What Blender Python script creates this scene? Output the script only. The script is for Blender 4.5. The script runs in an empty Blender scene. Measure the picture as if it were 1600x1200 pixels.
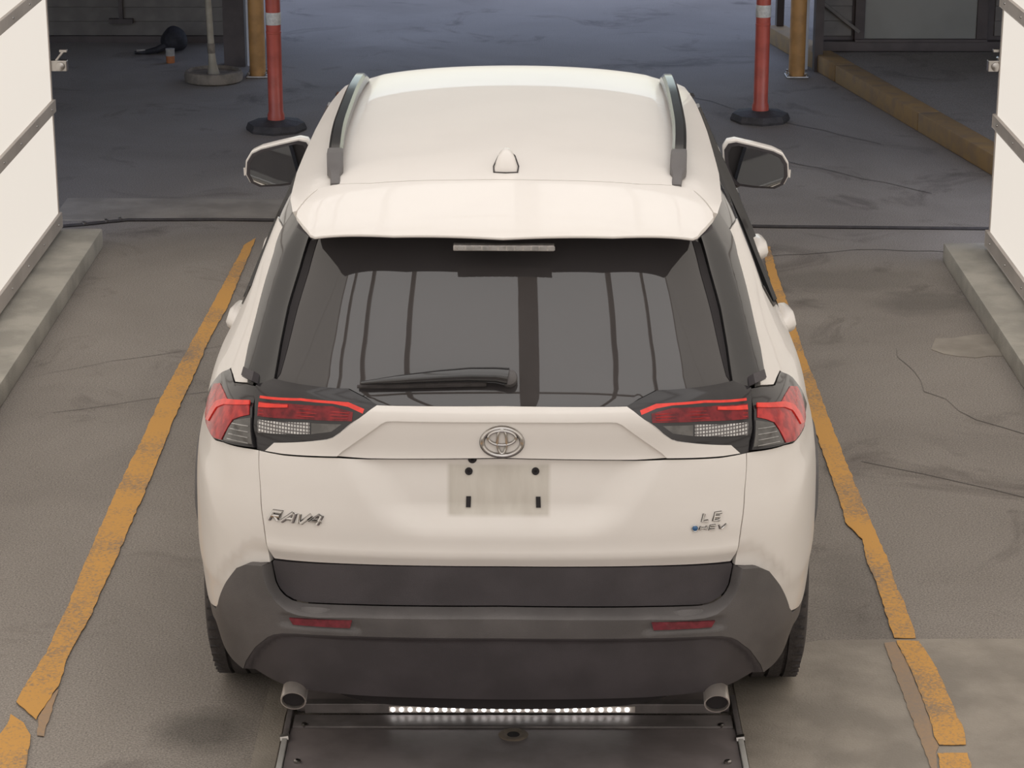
import bpy, bmesh, math, random, bisect
from mathutils import Vector, Matrix
from mathutils.geometry import delaunay_2d_cdt
random.seed(4)
scene = bpy.context.scene
col = scene.collection
PI = math.pi

# ------------------------------------------------------------------ camera
cam_d = bpy.data.cameras.new('camera'); cam = bpy.data.objects.new('camera', cam_d); col.objects.link(cam)
cam_d.sensor_width = 36; cam_d.lens = 3800 / 1600 * 36; cam_d.clip_end = 300; cam_d.clip_start = .05
cam.location = (.046, -6.12, 3.25)
cam.rotation_euler = (math.radians(72), 0, math.atan(11 / 3800 * math.cos(math.radians(18))))
scene.camera = cam

# ------------------------------------------------------------------ sky, exposure
world = bpy.data.worlds.new('sky'); scene.world = world; world.use_nodes = True
wn = world.node_tree.nodes; wl = world.node_tree.links
bg = wn['Background']
sky = wn.new('ShaderNodeTexSky'); sky.sky_type = 'NISHITA'; sky.sun_disc = False
sky.sun_elevation = math.radians(55); sky.sun_rotation = math.radians(150); sky.air_density = 1.3; sky.ozone_density = 3.5
hs = wn.new('ShaderNodeHueSaturation'); hs.inputs['Saturation'].default_value = .75; hs.inputs['Hue'].default_value = .514
wl.new(sky.outputs[0], hs.inputs['Color']); wl.new(hs.outputs[0], bg.inputs[0]); bg.inputs[1].default_value = .25
vs = scene.view_settings
vs.view_transform = 'Standard'; vs.look = 'None'; vs.gamma = 1; vs.use_curve_mapping = False; vs.exposure = 0.28
WALL_EMIT, CEIL_EMIT, BACK_EMIT = .63, 1.18, .55      # radiance of the translucent booth panels

# ------------------------------------------------------------------ materials
M = {}
def mat(name, c, rough=.5, metal=0, coat=0, ior=1.5, var=.06, scale=8., bump=0, bscale=60., spec=.5, c2=None, lo=.4, hi=.6, emit=None, estr=1., detail=4.):
    m = bpy.data.materials.new(name); m.use_nodes = True; nt = m.node_tree; n = nt.nodes; l = nt.links
    b = n['Principled BSDF']
    b.inputs['Roughness'].default_value = rough; b.inputs['Metallic'].default_value = metal; b.inputs['IOR'].default_value = ior
    b.inputs['Coat Weight'].default_value = coat; b.inputs['Coat Roughness'].default_value = .03; b.inputs['Specular IOR Level'].default_value = spec
    tc = n.new('ShaderNodeTexCoord'); nz = n.new('ShaderNodeTexNoise'); nz.inputs['Scale'].default_value = scale; nz.inputs['Detail'].default_value = detail
    l.new(tc.outputs['Object'], nz.inputs['Vector'])
    r = n.new('ShaderNodeValToRGB'); r.color_ramp.elements[0].position = lo; r.color_ramp.elements[1].position = hi
    if c2 is None:
        r.color_ramp.elements[0].color = (*[q * (1 - var) for q in c], 1); r.color_ramp.elements[1].color = (*[min(q * (1 + var), 1) for q in c], 1)
    else:
        r.color_ramp.elements[0].color = (*c, 1); r.color_ramp.elements[1].color = (*c2, 1)
    l.new(nz.outputs[0], r.inputs[0]); l.new(r.outputs[0], b.inputs['Base Color'])
    if bump:
        n2 = n.new('ShaderNodeTexNoise'); n2.inputs['Scale'].default_value = bscale; n2.inputs['Detail'].default_value = 3
        l.new(tc.outputs['Object'], n2.inputs['Vector'])
        bp = n.new('ShaderNodeBump'); bp.inputs['Strength'].default_value = bump; bp.inputs['Distance'].default_value = .01
        l.new(n2.outputs[0], bp.inputs['Height']); l.new(bp.outputs[0], b.inputs['Normal'])
    if emit:
        b.inputs['Emission Color'].default_value = (*emit, 1); b.inputs['Emission Strength'].default_value = estr
    M[name] = m; return m
mat('paint', (.77, .73, .69), .32, 0, .28, 1.4, .012, 3, spec=.4)
mat('plastic', (.105, .097, .096), .52, 0, 0, 1.5, .12, 6, .25, 500)
mat('plastic_dark', (.060, .053, .058), .55, 0, 0, 1.5, .12, 6, .2, 500)
mat('gloss_black', (.022, .021, .022), .12, 0, .6, 1.55, .1, 5)
mat('rail_black', (.016, .015, .017), .15, 0, 0, 1.45, .1, 5)
mat('glass_dark', (.045, .041, .042), .015, 0, 0, 1.72, .05, 3)
mat('side_glass', (.03, .032, .04), .02, 0, 0, 1.6, .05, 3)
mat('rubber', (.052, .046, .046), .8, 0, 0, 1.5, .15, 20, .4, 90)
mat('gap_dark', (.022, .019, .021), .9)
mat('chrome', (.62, .60, .58), .16, 1, 0, 1.5, .05, 10)
mat('steel', (.42, .40, .38), .3, 1, 0, 1.5, .12, 12)
mat('tip_steel', (.62, .57, .53), .38, .8, 0, 1.5, .1, 15)
mat('alloy', (.5, .5, .5), .3, 1, 0, 1.5, .08, 12)
mat('badge_edge', (.10, .095, .09), .4, .5)
mat('badge_blue', (.03, .12, .28), .2, 0, .6)
mat('lamp_housing', (.026, .024, .026), .12, 0, .1, 1.5, .1, 9)
mat('lamp_red', (.30, .012, .016), .22, 0, .15, 1.4, .35, 35, c2=(.52, .03, .028))
mat('lamp_red_dark', (.11, .008, .013), .22, 0, .15, 1.4, .3, 40, c2=(.22, .014, .02))
mat('lamp_red_bright', (.80, .045, .03), .25, 0, .1, 1.5, .1, 30)
mat('lamp_smoke', (.09, .085, .08), .15, 0, .4, 1.5, .2, 25)
mat('lamp_clear', (.30, .29, .28), .1, .1, .9, 1.5, .2, 25)
mat('reflector_red', (.17, .018, .03), .2, 0, .6, 1.5, .2, 60)
mat('brake_lens', (.36, .33, .31), .3, 0, .5, 1.5, .2, 60)
mat('mirror', (.75, .75, .74), .02, 1, 0, 1.5, .01, 3)
mat('concrete', (.41, .385, .335), .85, 0, 0, 1.5, .14, 5, .35, 120, detail=8)
mat('slab', (.295, .262, .222), .88, 0, 0, 1.5, .14, 4, .35, 150, detail=8)
mat('frame_grey', (.46, .415, .38), .6, 0, 0, 1.5, .08, 4)
mat('panel_housing', (.5, .49, .47), .6)
mat('wall_panel', (.12, .115, .11), .5, emit=(1, .915, .815), estr=WALL_EMIT, var=.01)
mat('ceiling_panel', (.3, .29, .28), .5, emit=(1, .97, .945), estr=CEIL_EMIT, var=.01)
mat('back_panel', (.3, .29, .28), .5, emit=(1, .965, .945), estr=BACK_EMIT, var=.01)
mat('dark_metal', (.24, .21, .21), .6, .15, 0, 1.5, .13, 7, .08, 30, detail=8)
mat('dark_metal_edge', (.21, .19, .188), .5, .3, 0, 1.5, .2, 9)
mat('led_white', (1, 1, 1), .4, emit=(1, .97, .95), estr=5., var=.0)
mat('post_red', (.46, .085, .058), .45, 0, .2, 1.5, .12, 9)
mat('band_white', (.62, .6, .56), .45, 0, 0, 1.5, .12, 40)
mat('post_ochre', (.42, .215, .07), .55, 0, 0, 1.5, .14, 10)
mat('kerb_ochre', (.32, .20, .08), .8, 0, 0, 1.5, .2, 9, c2=(.22, .15, .09), lo=.42, hi=.75)
mat('siding', (.15, .13, .115), .75, 0, 0, 1.5, .12, 6)
mat('trim_brown', (.085, .066, .062), .7, 0, 0, 1.5, .12, 6)
mat('door_grey', (.25, .235, .21), .6, 0, 0, 1.5, .05, 3)
mat('pale_pole', (.34, .29, .22), .6, 0, 0, 1.5, .12, 12)
mat('base_tan', (.20, .165, .13), .85, 0, 0, 1.5, .2, 14, .4, 60)
mat('cloth_dark', (.022, .02, .025), .75, 0, 0, 1.5, .3, 18, .4, 50)
mat('can_white', (.36, .33, .30), .5, 0, 0, 1.5, .1, 20)
mat('can_orange', (.40, .14, .05), .5, 0, 0, 1.5, .1, 20)
mat('canopy', (.5, .47, .44), .8)
mat('white_pipe', (.55, .55, .58), .5)
mat('crack', (.15, .135, .12), .9)

def asphalt_mat():
    m = bpy.data.materials.new('asphalt'); m.use_nodes = True; nt = m.node_tree; n = nt.nodes; l = nt.links
    b = n['Principled BSDF']; b.inputs['Roughness'].default_value = .9; b.inputs['Specular IOR Level'].default_value = .25
    tc = n.new('ShaderNodeTexCoord')
    def noise(sc, det, rough=.5, dist=0):
        q = n.new('ShaderNodeTexNoise'); q.inputs['Scale'].default_value = sc; q.inputs['Detail'].default_value = det
        q.inputs['Roughness'].default_value = rough; q.inputs['Distortion'].default_value = dist
        l.new(tc.outputs['Object'], q.inputs['Vector']); return q
    def ramp(src, p0, c0, p1, c1):
        r = n.new('ShaderNodeValToRGB'); r.color_ramp.elements[0].position = p0; r.color_ramp.elements[1].position = p1
        r.color_ramp.elements[0].color = (*c0, 1); r.color_ramp.elements[1].color = (*c1, 1); l.new(src.outputs[0], r.inputs[0]); return r
    def mix(kind, fac, a, bb):
        x = n.new('ShaderNodeMixRGB'); x.blend_type = kind; x.inputs[0].default_value = fac
        l.new(a.outputs[0], x.inputs[1]); l.new(bb.outputs[0], x.inputs[2]); return x
    big = ramp(noise(.55, 6, .6, .6), .35, (.232, .209, .188), .68, (.315, .286, .258))
    fine = ramp(noise(150, 4, .8), .34, (.5, .5, .5), .68, (1.5, 1.48, 1.45))
    grit = ramp(noise(330, 2, .8), .66, (1, 1, 1), .80, (2.1, 2.05, 1.95))
    stain = ramp(noise(1.3, 8, .65, 1.2), .30, (.62, .6, .6), .44, (1, 1, 1))
    x = mix('MULTIPLY', 1, mix('MULTIPLY', .7, mix('MULTIPLY', .9, big, fine), grit), stain)
    nd = noise(3.5, 6, .65)
    for cx, cy, rx, ry, k in ((-.89, .50, .16, .17, .55), (2.02, 5.15, .30, .22, .72), (1.72, 5.55, .55, .28, .8), (1.2, 1.5, .15, .5, .8)):    # old oil and damp marks
        mp = n.new('ShaderNodeMapping'); mp.inputs['Location'].default_value = (-cx / rx, -cy / ry, 0); mp.inputs['Scale'].default_value = (1 / rx, 1 / ry, 1); l.new(tc.outputs['Object'], mp.inputs[0])
        ln = n.new('ShaderNodeVectorMath'); ln.operation = 'LENGTH'; l.new(mp.outputs[0], ln.inputs[0])
        ad = n.new('ShaderNodeMath'); ad.operation = 'MULTIPLY_ADD'; ad.inputs[1].default_value = 1.4; l.new(nd.outputs[0], ad.inputs[0]); l.new(ln.outputs['Value'], ad.inputs[2])
        x = mix('MULTIPLY', 1, x, ramp(ad, 0, (k, k, k), 1, (1, 1, 1)))
        rr = x.inputs[2].links[0].from_node; rr.color_ramp.elements[0].position = .0; rr.color_ramp.elements[1].position = 1.0
        sc = n.new('ShaderNodeMath'); sc.operation = 'MULTIPLY_ADD'; sc.inputs[1].default_value = 1.6; sc.inputs[2].default_value = -1.9; sc.use_clamp = True; l.new(ad.outputs[0], sc.inputs[0]); l.new(sc.outputs[0], rr.inputs[0])
    l.new(x.outputs[0], b.inputs['Base Color'])
    bp = n.new('ShaderNodeBump'); bp.inputs['Strength'].default_value = .3; bp.inputs['Distance'].default_value = .004
    h = noise(200, 4, .7); l.new(h.outputs[0], bp.inputs['Height']); l.new(bp.outputs[0], b.inputs['Normal'])
    M['asphalt'] = m
asphalt_mat()
def paintline_mat(name, paint, worn, p0, p1):
    m = bpy.data.materials.new(name); m.use_nodes = True; nt = m.node_tree; n = nt.nodes; l = nt.links
    b = n['Principled BSDF']; b.inputs['Roughness'].default_value = .85
    tc = n.new('ShaderNodeTexCoord')
    a = n.new('ShaderNodeTexNoise'); a.inputs['Scale'].default_value = 90; a.inputs['Detail'].default_value = 6; a.inputs['Roughness'].default_value = .75
    c = n.new('ShaderNodeTexNoise'); c.inputs['Scale'].default_value = 2.2; c.inputs['Detail'].default_value = 6
    for q in (a, c): l.new(tc.outputs['Object'], q.inputs['Vector'])
    ad = n.new('ShaderNodeMath'); ad.operation = 'ADD'; l.new(a.outputs[0], ad.inputs[0]); l.new(c.outputs[0], ad.inputs[1])
    r = n.new('ShaderNodeValToRGB'); e = r.color_ramp.elements
    e[0].position = p0; e[0].color = (*worn, 1); e[1].position = p1; e[1].color = (*paint, 1)
    hf = n.new('ShaderNodeMath'); hf.operation = 'MULTIPLY'; hf.inputs[1].default_value = .5; l.new(ad.outputs[0], hf.inputs[0])
    l.new(hf.outputs[0], r.inputs[0]); l.new(r.outputs[0], b.inputs['Base Color']); M[name] = m
paintline_mat('line_paint', (.62, .325, .085), (.27, .20, .14), .41, .51)
paintline_mat('line_faded', (.40, .26, .15), (.28, .22, .17), .38, .60)
def gridlens_mat():
    m = bpy.data.materials.new('lamp_grid'); m.use_nodes = True; nt = m.node_tree; n = nt.nodes; l = nt.links
    b = n['Principled BSDF']; b.inputs['Roughness'].default_value = .15; b.inputs['Coat Weight'].default_value = .8
    tc = n.new('ShaderNodeTexCoord'); br = n.new('ShaderNodeTexBrick'); br.offset = 0
    mp = n.new('ShaderNodeMapping'); mp.inputs['Rotation'].default_value = (PI / 2, 0, 0); l.new(tc.outputs['Object'], mp.inputs[0]); l.new(mp.outputs[0], br.inputs['Vector'])
    br.inputs['Scale'].default_value = 1; br.inputs['Brick Width'].default_value = .0085; br.inputs['Row Height'].default_value = .0085; br.inputs['Mortar Size'].default_value = .0016
    br.inputs['Color1'].default_value = (.62, .60, .58, 1); br.inputs['Color2'].default_value = (.42, .41, .40, 1); br.inputs['Mortar'].default_value = (.08, .07, .07, 1)
    l.new(br.outputs[0], b.inputs['Base Color']); M['lamp_grid'] = m
gridlens_mat()
def hatch_mat():
    """white paint with the rectangular dirt print of a removed plate"""
    m = M['paint'].copy(); m.name = 'paint_plate_print'; nt = m.node_tree; n = nt.nodes; l = nt.links; b = n['Principled BSDF']
    src = b.inputs['Base Color'].links[0].from_socket
    tc = n.new('ShaderNodeTexCoord'); sp = n.new('ShaderNodeSeparateXYZ'); l.new(tc.outputs['Object'], sp.inputs[0])
    def math_(op, a, bb):
        q = n.new('ShaderNodeMath'); q.operation = op; q.use_clamp = op == 'MULTIPLY_ADD'
        for i, v in enumerate((a, bb)):
            if hasattr(v, 'links') or hasattr(v, 'is_linked'): l.new(v, q.inputs[i])
            else: q.inputs[i].default_value = v
        return q.outputs[0]
    def box(sock, c, h, soft):
        d = math_('ABSOLUTE', math_('SUBTRACT', sock, c), 0)
        mr = n.new('ShaderNodeMapRange'); mr.inputs[1].default_value = h - soft; mr.inputs[2].default_value = h + soft; mr.inputs[3].default_value = 1; mr.inputs[4].default_value = 0
        l.new(d, mr.inputs[0]); return mr.outputs[0]
    k = math_('MULTIPLY', box(sp.outputs[0], -.008, .138, .006), box(sp.outputs[2], .932, .070, .006))
    nz = n.new('ShaderNodeTexNoise'); nz.inputs['Scale'].default_value = 25; nz.inputs['Detail'].default_value = 6
    mp = n.new('ShaderNodeMapping'); mp.inputs['Scale'].default_value = (1, 1, .18); l.new(tc.outputs['Object'], mp.inputs[0]); l.new(mp.outputs[0], nz.inputs['Vector'])
    r = n.new('ShaderNodeValToRGB'); r.color_ramp.elements[0].position = .3; r.color_ramp.elements[1].position = .7
    r.color_ramp.elements[0].color = (.46, .42, .36, 1); r.color_ramp.elements[1].color = (.58, .545, .48, 1); l.new(nz.outputs[0], r.inputs[0])
    mx = n.new('ShaderNodeMixRGB'); l.new(math_('MULTIPLY', k, .75), mx.inputs[0]); l.new(src, mx.inputs[1]); l.new(r.outputs[0], mx.inputs[2])
    l.new(mx.outputs[0], b.inputs['Base Color']); M['paint_plate_print'] = m
hatch_mat()

# ------------------------------------------------------------------ helpers
def link(name, me, m, parent=None, loc=None):
    o = bpy.data.objects.new(name, me); col.objects.link(o)
    if m and not me.materials: me.materials.append(M[m])
    if parent: o.parent = parent
    if loc: o.location = loc
    return o
def tag(o, label, cat, group=None):
    o['label'] = label; o['category'] = cat
    if group: o['group'] = group
    return o
def struct(o, label=None, cat=None):
    o['kind'] = 'structure'
    if label: o['label'] = label
    if cat: o['category'] = cat
    return o
def empty(name, loc=(0, 0, 0), rz=0):
    o = bpy.data.objects.new(name, None); col.objects.link(o); o.location = loc; o.rotation_euler.z = rz; o.empty_display_size = .1; return o
def bm_obj(name, bm, m, parent=None, smooth=False, loc=None, sharp=40):
    bmesh.ops.recalc_face_normals(bm, faces=bm.faces)
    if smooth:
        for f in bm.faces: f.smooth = True
        for e in bm.edges:
            if len(e.link_faces) == 2 and e.calc_face_angle(0) > math.radians(sharp): e.smooth = False
    me = bpy.data.meshes.new(name); bm.to_mesh(me); bm.free()
    return link(name, me, m, parent, loc)
def add_box(bm, x0, x1, y0, y1, z0, z1, bev=0, mtx=None):
    r = bmesh.ops.create_cube(bm, size=1)
    for v in r['verts']:
        v.co = Vector((x0 + (v.co.x + .5) * (x1 - x0), y0 + (v.co.y + .5) * (y1 - y0), z0 + (v.co.z + .5) * (z1 - z0)))
    if bev:
        es = list({e for v in r['verts'] for e in v.link_edges})
        res = bmesh.ops.bevel(bm, geom=es, offset=bev, segments=2, affect='EDGES', profile=.6)
        vs_ = res['verts']
    else: vs_ = r['verts']
    if mtx is not None:
        bmesh.ops.transform(bm, matrix=mtx, verts=list(set(vs_) | {v for f in res['faces'] for v in f.verts}) if bev else vs_)
def box(name, x0, x1, y0, y1, z0, z1, m, parent=None, bev=0):
    bm = bmesh.new(); add_box(bm, x0, x1, y0, y1, z0, z1, bev); return bm_obj(name, bm, m, parent, bool(bev))
def lathe(bm, prof, n=24, mtx=None):
    """prof: (radius, z) list, closed by end caps when radius > 0"""
    rings = []
    for r, z in prof:
        rings.append([bm.verts.new((r * math.cos(2 * PI * k / n), r * math.sin(2 * PI * k / n), z)) for k in range(n)])
    for a, b in zip(rings, rings[1:]):
        for k in range(n): bm.faces.new((a[k], a[(k + 1) % n], b[(k + 1) % n], b[k]))
    bm.faces.new(rings[0][::-1]); bm.faces.new(rings[-1])
    if mtx is not None: bmesh.ops.transform(bm, matrix=mtx, verts=[v for r in rings for v in r])
def tube(bm, pts, rad, n=8, closed=False):
    pts = [Vector(p) for p in pts]; N = len(pts); rings = []; up = None
    for i, p in enumerate(pts):
        a = pts[(i - 1) % N] if (closed or i) else p; b = pts[(i + 1) % N] if (closed or i < N - 1) else p
        t = (b - a).normalized()
        if up is None: up = Vector((0, 0, 1)) if abs(t.z) < .9 else Vector((1, 0, 0))
        x = t.cross(up).normalized(); y = x.cross(t); up = y
        r = rad[i] if isinstance(rad, (list, tuple)) else rad
        rings.append([bm.verts.new(p + r * (math.cos(2 * PI * k / n) * x + math.sin(2 * PI * k / n) * y)) for k in range(n)])
    for i in range(N if closed else N - 1):
        a, b = rings[i], rings[(i + 1) % N]
        for k in range(n): bm.faces.new((a[k], a[(k + 1) % n], b[(k + 1) % n], b[k]))
    if not closed: bm.faces.new(rings[0][::-1]); bm.faces.new(rings[-1])
def copy_tree(o, parent=None, **props):
    c = o.copy(); col.objects.link(c)
    if parent: c.parent = parent
    for k, v in props.items(): c[k] = v
    for ch in list(o.children): copy_tree(ch, c)
    return c
# ------------------------------------------------------------------ the ground
def sheet(name, pts, z, m, parent=None, thick=.0):
    """a flat polygon in the ground plane, with its own thickness"""
    bm = bmesh.new(); top = [bm.verts.new((x, y, z)) for x, y in pts]; bm.faces.new(top)
    if thick:
        bot = [bm.verts.new((x, y, z - thick)) for x, y in pts]
        for i in range(len(pts)):
            j = (i + 1) % len(pts); bm.faces.new((top[i], bot[i], bot[j], top[j]))
        bm.faces.new(bot[::-1])
    return bm_obj(name, bm, m, parent)
floor = sheet('floor', [(-14, -10), (14, -10), (14, 60), (-14, 60)], 0, 'asphalt')
struct(floor, 'weathered grey asphalt pavement running from the booth out under the canopy', 'pavement')
def wobble(pts, amp, step):
    out = []
    for (x0, y0), (x1, y1) in zip(pts, pts[1:]):
        L = math.hypot(x1 - x0, y1 - y0); n = max(1, int(L / step))
        for k in range(n):
            t = k / n; out.append((x0 + (x1 - x0) * t + random.uniform(-amp, amp), y0 + (y1 - y0) * t + random.uniform(-amp, amp)))
    out.append(pts[-1]); return out
# concrete slabs let into the asphalt around the scanner bay and at the booth's exit
sl = sheet('trim_1', wobble([(.72, -3), (3.0, -3), (3.0, 1.17), (1.75, 1.18), (1.03, 1.17), (.92, 1.12), (.72, 1.10)], .006, .2), .004, 'slab', thick=.01)
struct(sl, 'pale concrete slab to the right of the dark scanner plate', 'concrete slab')
sl = sheet('trim_2', wobble([(-.75, -3), (-.66, -3), (-.66, 1.05), (-.73, 1.05)], .004, .15), .004, 'slab', thick=.01)
struct(sl, 'narrow concrete strip along the left edge of the dark scanner plate', 'concrete strip')
sl = sheet('trim_3', [(-2.5, 6.76), (.1, 6.72), (.1, 7.22), (-2.5, 7.26)], .005, 'slab', thick=.01)
struct(sl, 'smooth grey concrete strip across the ground at the booth exit, left half', 'concrete strip')
sl = sheet('trim_4', wobble([(1.95, 4.55), (2.22, 4.62), (2.24, 4.28), (2.0, 4.27), (1.9, 4.40), (1.95, 4.55)], .015, .08)[:-1], .003, 'slab', thick=.006)
struct(sl, 'small pale cement patch on the asphalt beside the right curb', 'cement patch')

def paint_line(pts, label, z=.0075, m='line_paint'):
    o = sheet('painted_line', wobble(pts + [pts[0]], .0028, .03)[:-1], z, m, thick=.0015)
    return tag(o, label, 'road marking', 'yellow lane lines')
paint_line([(-1.39, 6.227), (-1.421, 5.159), (-1.448, 4.355), (-1.47, 3.695), (-1.473, 3.087), (-1.483, 2.519), (-1.48, 1.819), (-1.471, 1.397), (-1.474, 1.053), (-1.501, .694), (-1.415, .567), (-1.389, .814), (-1.399, 1.038), (-1.382, 1.326), (-1.376, 1.843), (-1.374, 2.251), (-1.371, 2.845), (-1.378, 3.34), (-1.371, 3.923), (-1.367, 4.182), (-1.371, 4.424), (-1.346, 5.048), (-1.344, 6.36)],
           'worn orange yellow lane line on the asphalt left of the car')
paint_line([(-1.393, .779), (-1.411, .589), (-1.392, .467), (-1.372, .463), (-1.38, .634), (-1.384, .79)], 'small faded orange sliver beside the lower end of the left lane line', .0055, 'line_faded')
paint_line([(-1.498, .606), (-1.495, .523), (-1.504, .471), (-1.57, .25), (-1.557, -2), (-1.363, -2), (-1.384, .25), (-1.396, .361), (-1.41, .463), (-1.449, .545)],
           'broken orange lane line piece in the lower left corner of the picture')
paint_line([(1.317, 6.195), (1.298, 5.63), (1.269, 4.84), (1.251, 4.237), (1.254, 3.606), (1.256, 3.05), (1.255, 2.582), (1.252, 2.329), (1.246, 2.224), (1.286, 2.054), (1.276, 1.827), (1.281, 1.625), (1.276, 1.404), (1.274, 1.182), (1.345, 1.182), (1.347, 1.235), (1.35, 1.462), (1.346, 1.626), (1.352, 1.839), (1.341, 2.259), (1.335, 2.772), (1.331, 3.367), (1.333, 3.894), (1.327, 4.237), (1.338, 4.84), (1.343, 5.63), (1.36, 6.195)],
           'worn orange yellow lane line on the asphalt right of the car')
paint_line([(1.276, 1.157), (1.29, .959), (1.295, .588), (1.288, .458), (1.296, .404), (1.375, .404), (1.382, .518), (1.373, .935), (1.364, 1.057), (1.348, 1.153)],
           'bright orange lane line piece on the concrete slab at lower right', .0095)
paint_line([(1.235, 1.142), (1.236, .882), (1.241, .566), (1.245, .25), (1.265, .25), (1.277, .356), (1.293, .398), (1.286, .458), (1.293, .588), (1.288, .959), (1.274, 1.152)],
           'faded orange strip along the left side of the lane line on the concrete slab', .0075, 'line_faded')
paint_line([(1.279, .348), (1.271, .25), (1.262, -2), (1.368, -2), (1.364, .25), (1.368, .348)], 'end of the right orange lane line at the bottom edge of the picture', .0095)
def crack(pts, w=.004):
    P = wobble(pts, .02, .12)
    L = [(x + w * random.uniform(.3, 1) * .5, y + w * .6) for x, y in P]; R2 = [(x - w * random.uniform(.3, 1) * .5, y - w * .6) for x, y in P]
    o = sheet('crack', L + R2[::-1], .0022, 'crack', floor); return o
crack([(-2.1, 3.95), (-1.75, 4.2), (-1.45, 4.35), (-1.1, 4.55)]); crack([(-1.9, 3.5), (-1.55, 3.65), (-1.2, 3.8)])
crack([(1.75, 4.4), (1.80, 3.8), (1.95, 3.4), (2.3, 3.0)])
crack([(1.3, 6.0), (1.8, 6.15), (2.3, 6.1)], .007); crack([(.9, 8.6), (1.6, 8.3), (2.4, 7.4)], .007); crack([(.4, 11.2), (1.0, 10.6), (1.6, 9.6), (2.3, 8.7)], .007)
crack([(-.6, 10.2), (.2, 10.6), (.9, 11.4)], .015); crack([(1.4, 2.9), (1.95, 2.5), (2.3, 2.2)])

# ------------------------------------------------------------------ the booth: low curbs, lit walls, lit ceiling
def curb(name, xs, y1, label):
    bm = bmesh.new(); x0, x1 = xs
    for k in range(4):
        a, b = y1 - 3.6 * (k + 1), y1 - 3.6 * k
        add_box(bm, x0, x1, a + .006, b, 0, .10, .012)
    o = bm_obj(name, bm, 'concrete', smooth=True); return struct(o, label, 'curb')
curb('trim_5', (-2.46, -2.125), 6.20, 'low grey concrete curb along the foot of the left lit wall')
curb('trim_6', (2.215, 2.56), 5.92, 'low grey concrete curb along the foot of the right lit wall')
ROWS = 7; RH = .60; Z0 = .165; PL = 1.55
pmesh = {}
def panel_mesh(key, a, b, m):
    """translucent panel: slightly domed slab of a x b"""
    if key not in pmesh:
        bm = bmesh.new(); add_box(bm, -a / 2, a / 2, -b / 2, b / 2, -.012, .004, .006); me = bpy.data.meshes.new('light_panel'); bm.to_mesh(me); bm.free()
        me.materials.append(M[m]); pmesh[key] = me
    return pmesh[key]
def lit_wall(name, x, y1, sg, label):
    back = box(name, min(x, x + .08 * -sg), max(x, x - .08 * sg), -8.6, y1, .10, Z0 + ROWS * RH + .05, 'panel_housing')
    struct(back, label, 'wall')
    nc = 10
    for r in range(4):                                                    # three low rows, one tall upper row
        for c in range(nc):
            yc = y1 - .025 - PL * (c + .5)
            if yc - PL / 2 < -9.7: continue
            o = bpy.data.objects.new('light_panel', panel_mesh('wall' if r < 3 else 'tall', (RH if r < 3 else RH * 4) - .004, PL - .004, 'wall_panel')); col.objects.link(o); o.parent = back
            o.location = (x + sg * .008, yc, Z0 + RH * (r + .5 if r < 3 else 5)); o.rotation_euler = (0, sg * PI / 2, 0)
    for r in (0, 1, 2, 3, 7):                                            # horizontal channels with screw heads
        z = Z0 + RH * r; h = .032 if r else .04
        bm = bmesh.new(); add_box(bm, x + sg * .006, x + sg * .028, -8.6, y1, z - h, z + h, .003)
        ch = bm_obj('mullion', bm, 'frame_grey', back)
        if 0 <= r <= 3:
            for k in range(14):
                bm = bmesh.new(); lathe(bm, [(.007, 0), (.006, .004), (.002, .006)], 8, Matrix.Translation((x + sg * .028, y1 - .12 - k * .4, z)) @ Matrix.Rotation(sg * PI / 2, 4, 'Y'))
                bm_obj('screw', bm, 'steel', ch)
    for c in range(nc + 1):
        y = y1 - PL * c
        bm = bmesh.new(); add_box(bm, x + sg * .004, x + sg * .014, y - (.02 if c == 0 else .006), y, Z0, Z0 + ROWS * RH)
        bm_obj('mullion', bm, 'frame_grey', back)
    return back
lit_wall('wall_left', -2.345, 6.13, 1, 'lit wall of white translucent panels with grey channels, left of the car')
lit_wall('wall_right', 2.425, 5.76, -1, 'lit wall of white translucent panels with grey channels, right of the car')
CZ = Z0 + ROWS * RH + .02
ceil_ = box('ceiling', -2.5, 2.6, -8.7, 5.8, CZ + .01, CZ + .1, 'panel_housing'); struct(ceil_, 'lit ceiling of white translucent panels above the car', 'ceiling')
XB = [-2.42, -2.0, -1.54, -.92, .12, .98, 1.56, 2.50]                    # beams along the booth
YB = [-8.6, -2.15, .8, 3.2, 5.75]
for i in range(len(XB) - 1):
    for j in range(len(YB) - 1):
        a, b = XB[i + 1] - XB[i] - .01, YB[j + 1] - YB[j] - .01
        o = bpy.data.objects.new('light_panel', panel_mesh(('c', i, j), a, b, 'ceiling_panel')); col.objects.link(o); o.parent = ceil_
        o.location = ((XB[i] + XB[i + 1]) / 2, (YB[j] + YB[j + 1]) / 2, CZ); o.rotation_euler = (PI, 0, 0)
for i, x in enumerate(XB):
    w = .085 if abs(x - .12) < .01 else .032
    box('beam', x - w, x + w, -8.6, 5.78, CZ - .05, CZ - .004, 'frame_grey', ceil_)
for y in YB: box('beam', -2.45, 2.52, y - .03, y + .03, CZ - .045, CZ - .006, 'frame_grey', ceil_)
back = box('wall_back', -2.5, 2.6, -8.78, -8.68, 0, CZ, 'panel_housing'); struct(back, 'lit rear wall of white translucent panels behind the viewer', 'wall')
for i in range(len(XB) - 1):
    for r in range(ROWS):
        a = XB[i + 1] - XB[i] - .03
        o = bpy.data.objects.new('light_panel', panel_mesh(('b', i), a, RH - .03, 'back_panel')); col.objects.link(o); o.parent = back
        o.location = ((XB[i] + XB[i + 1]) / 2, -8.67, Z0 + RH * (r + .5)); o.rotation_euler = (-PI / 2, 0, 0)
hd = box('wall_front', -2.5, 2.6, 5.80, 5.88, 3.05, CZ + .1, 'panel_housing'); struct(hd, 'grey header above the booth exit', 'wall')
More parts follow.
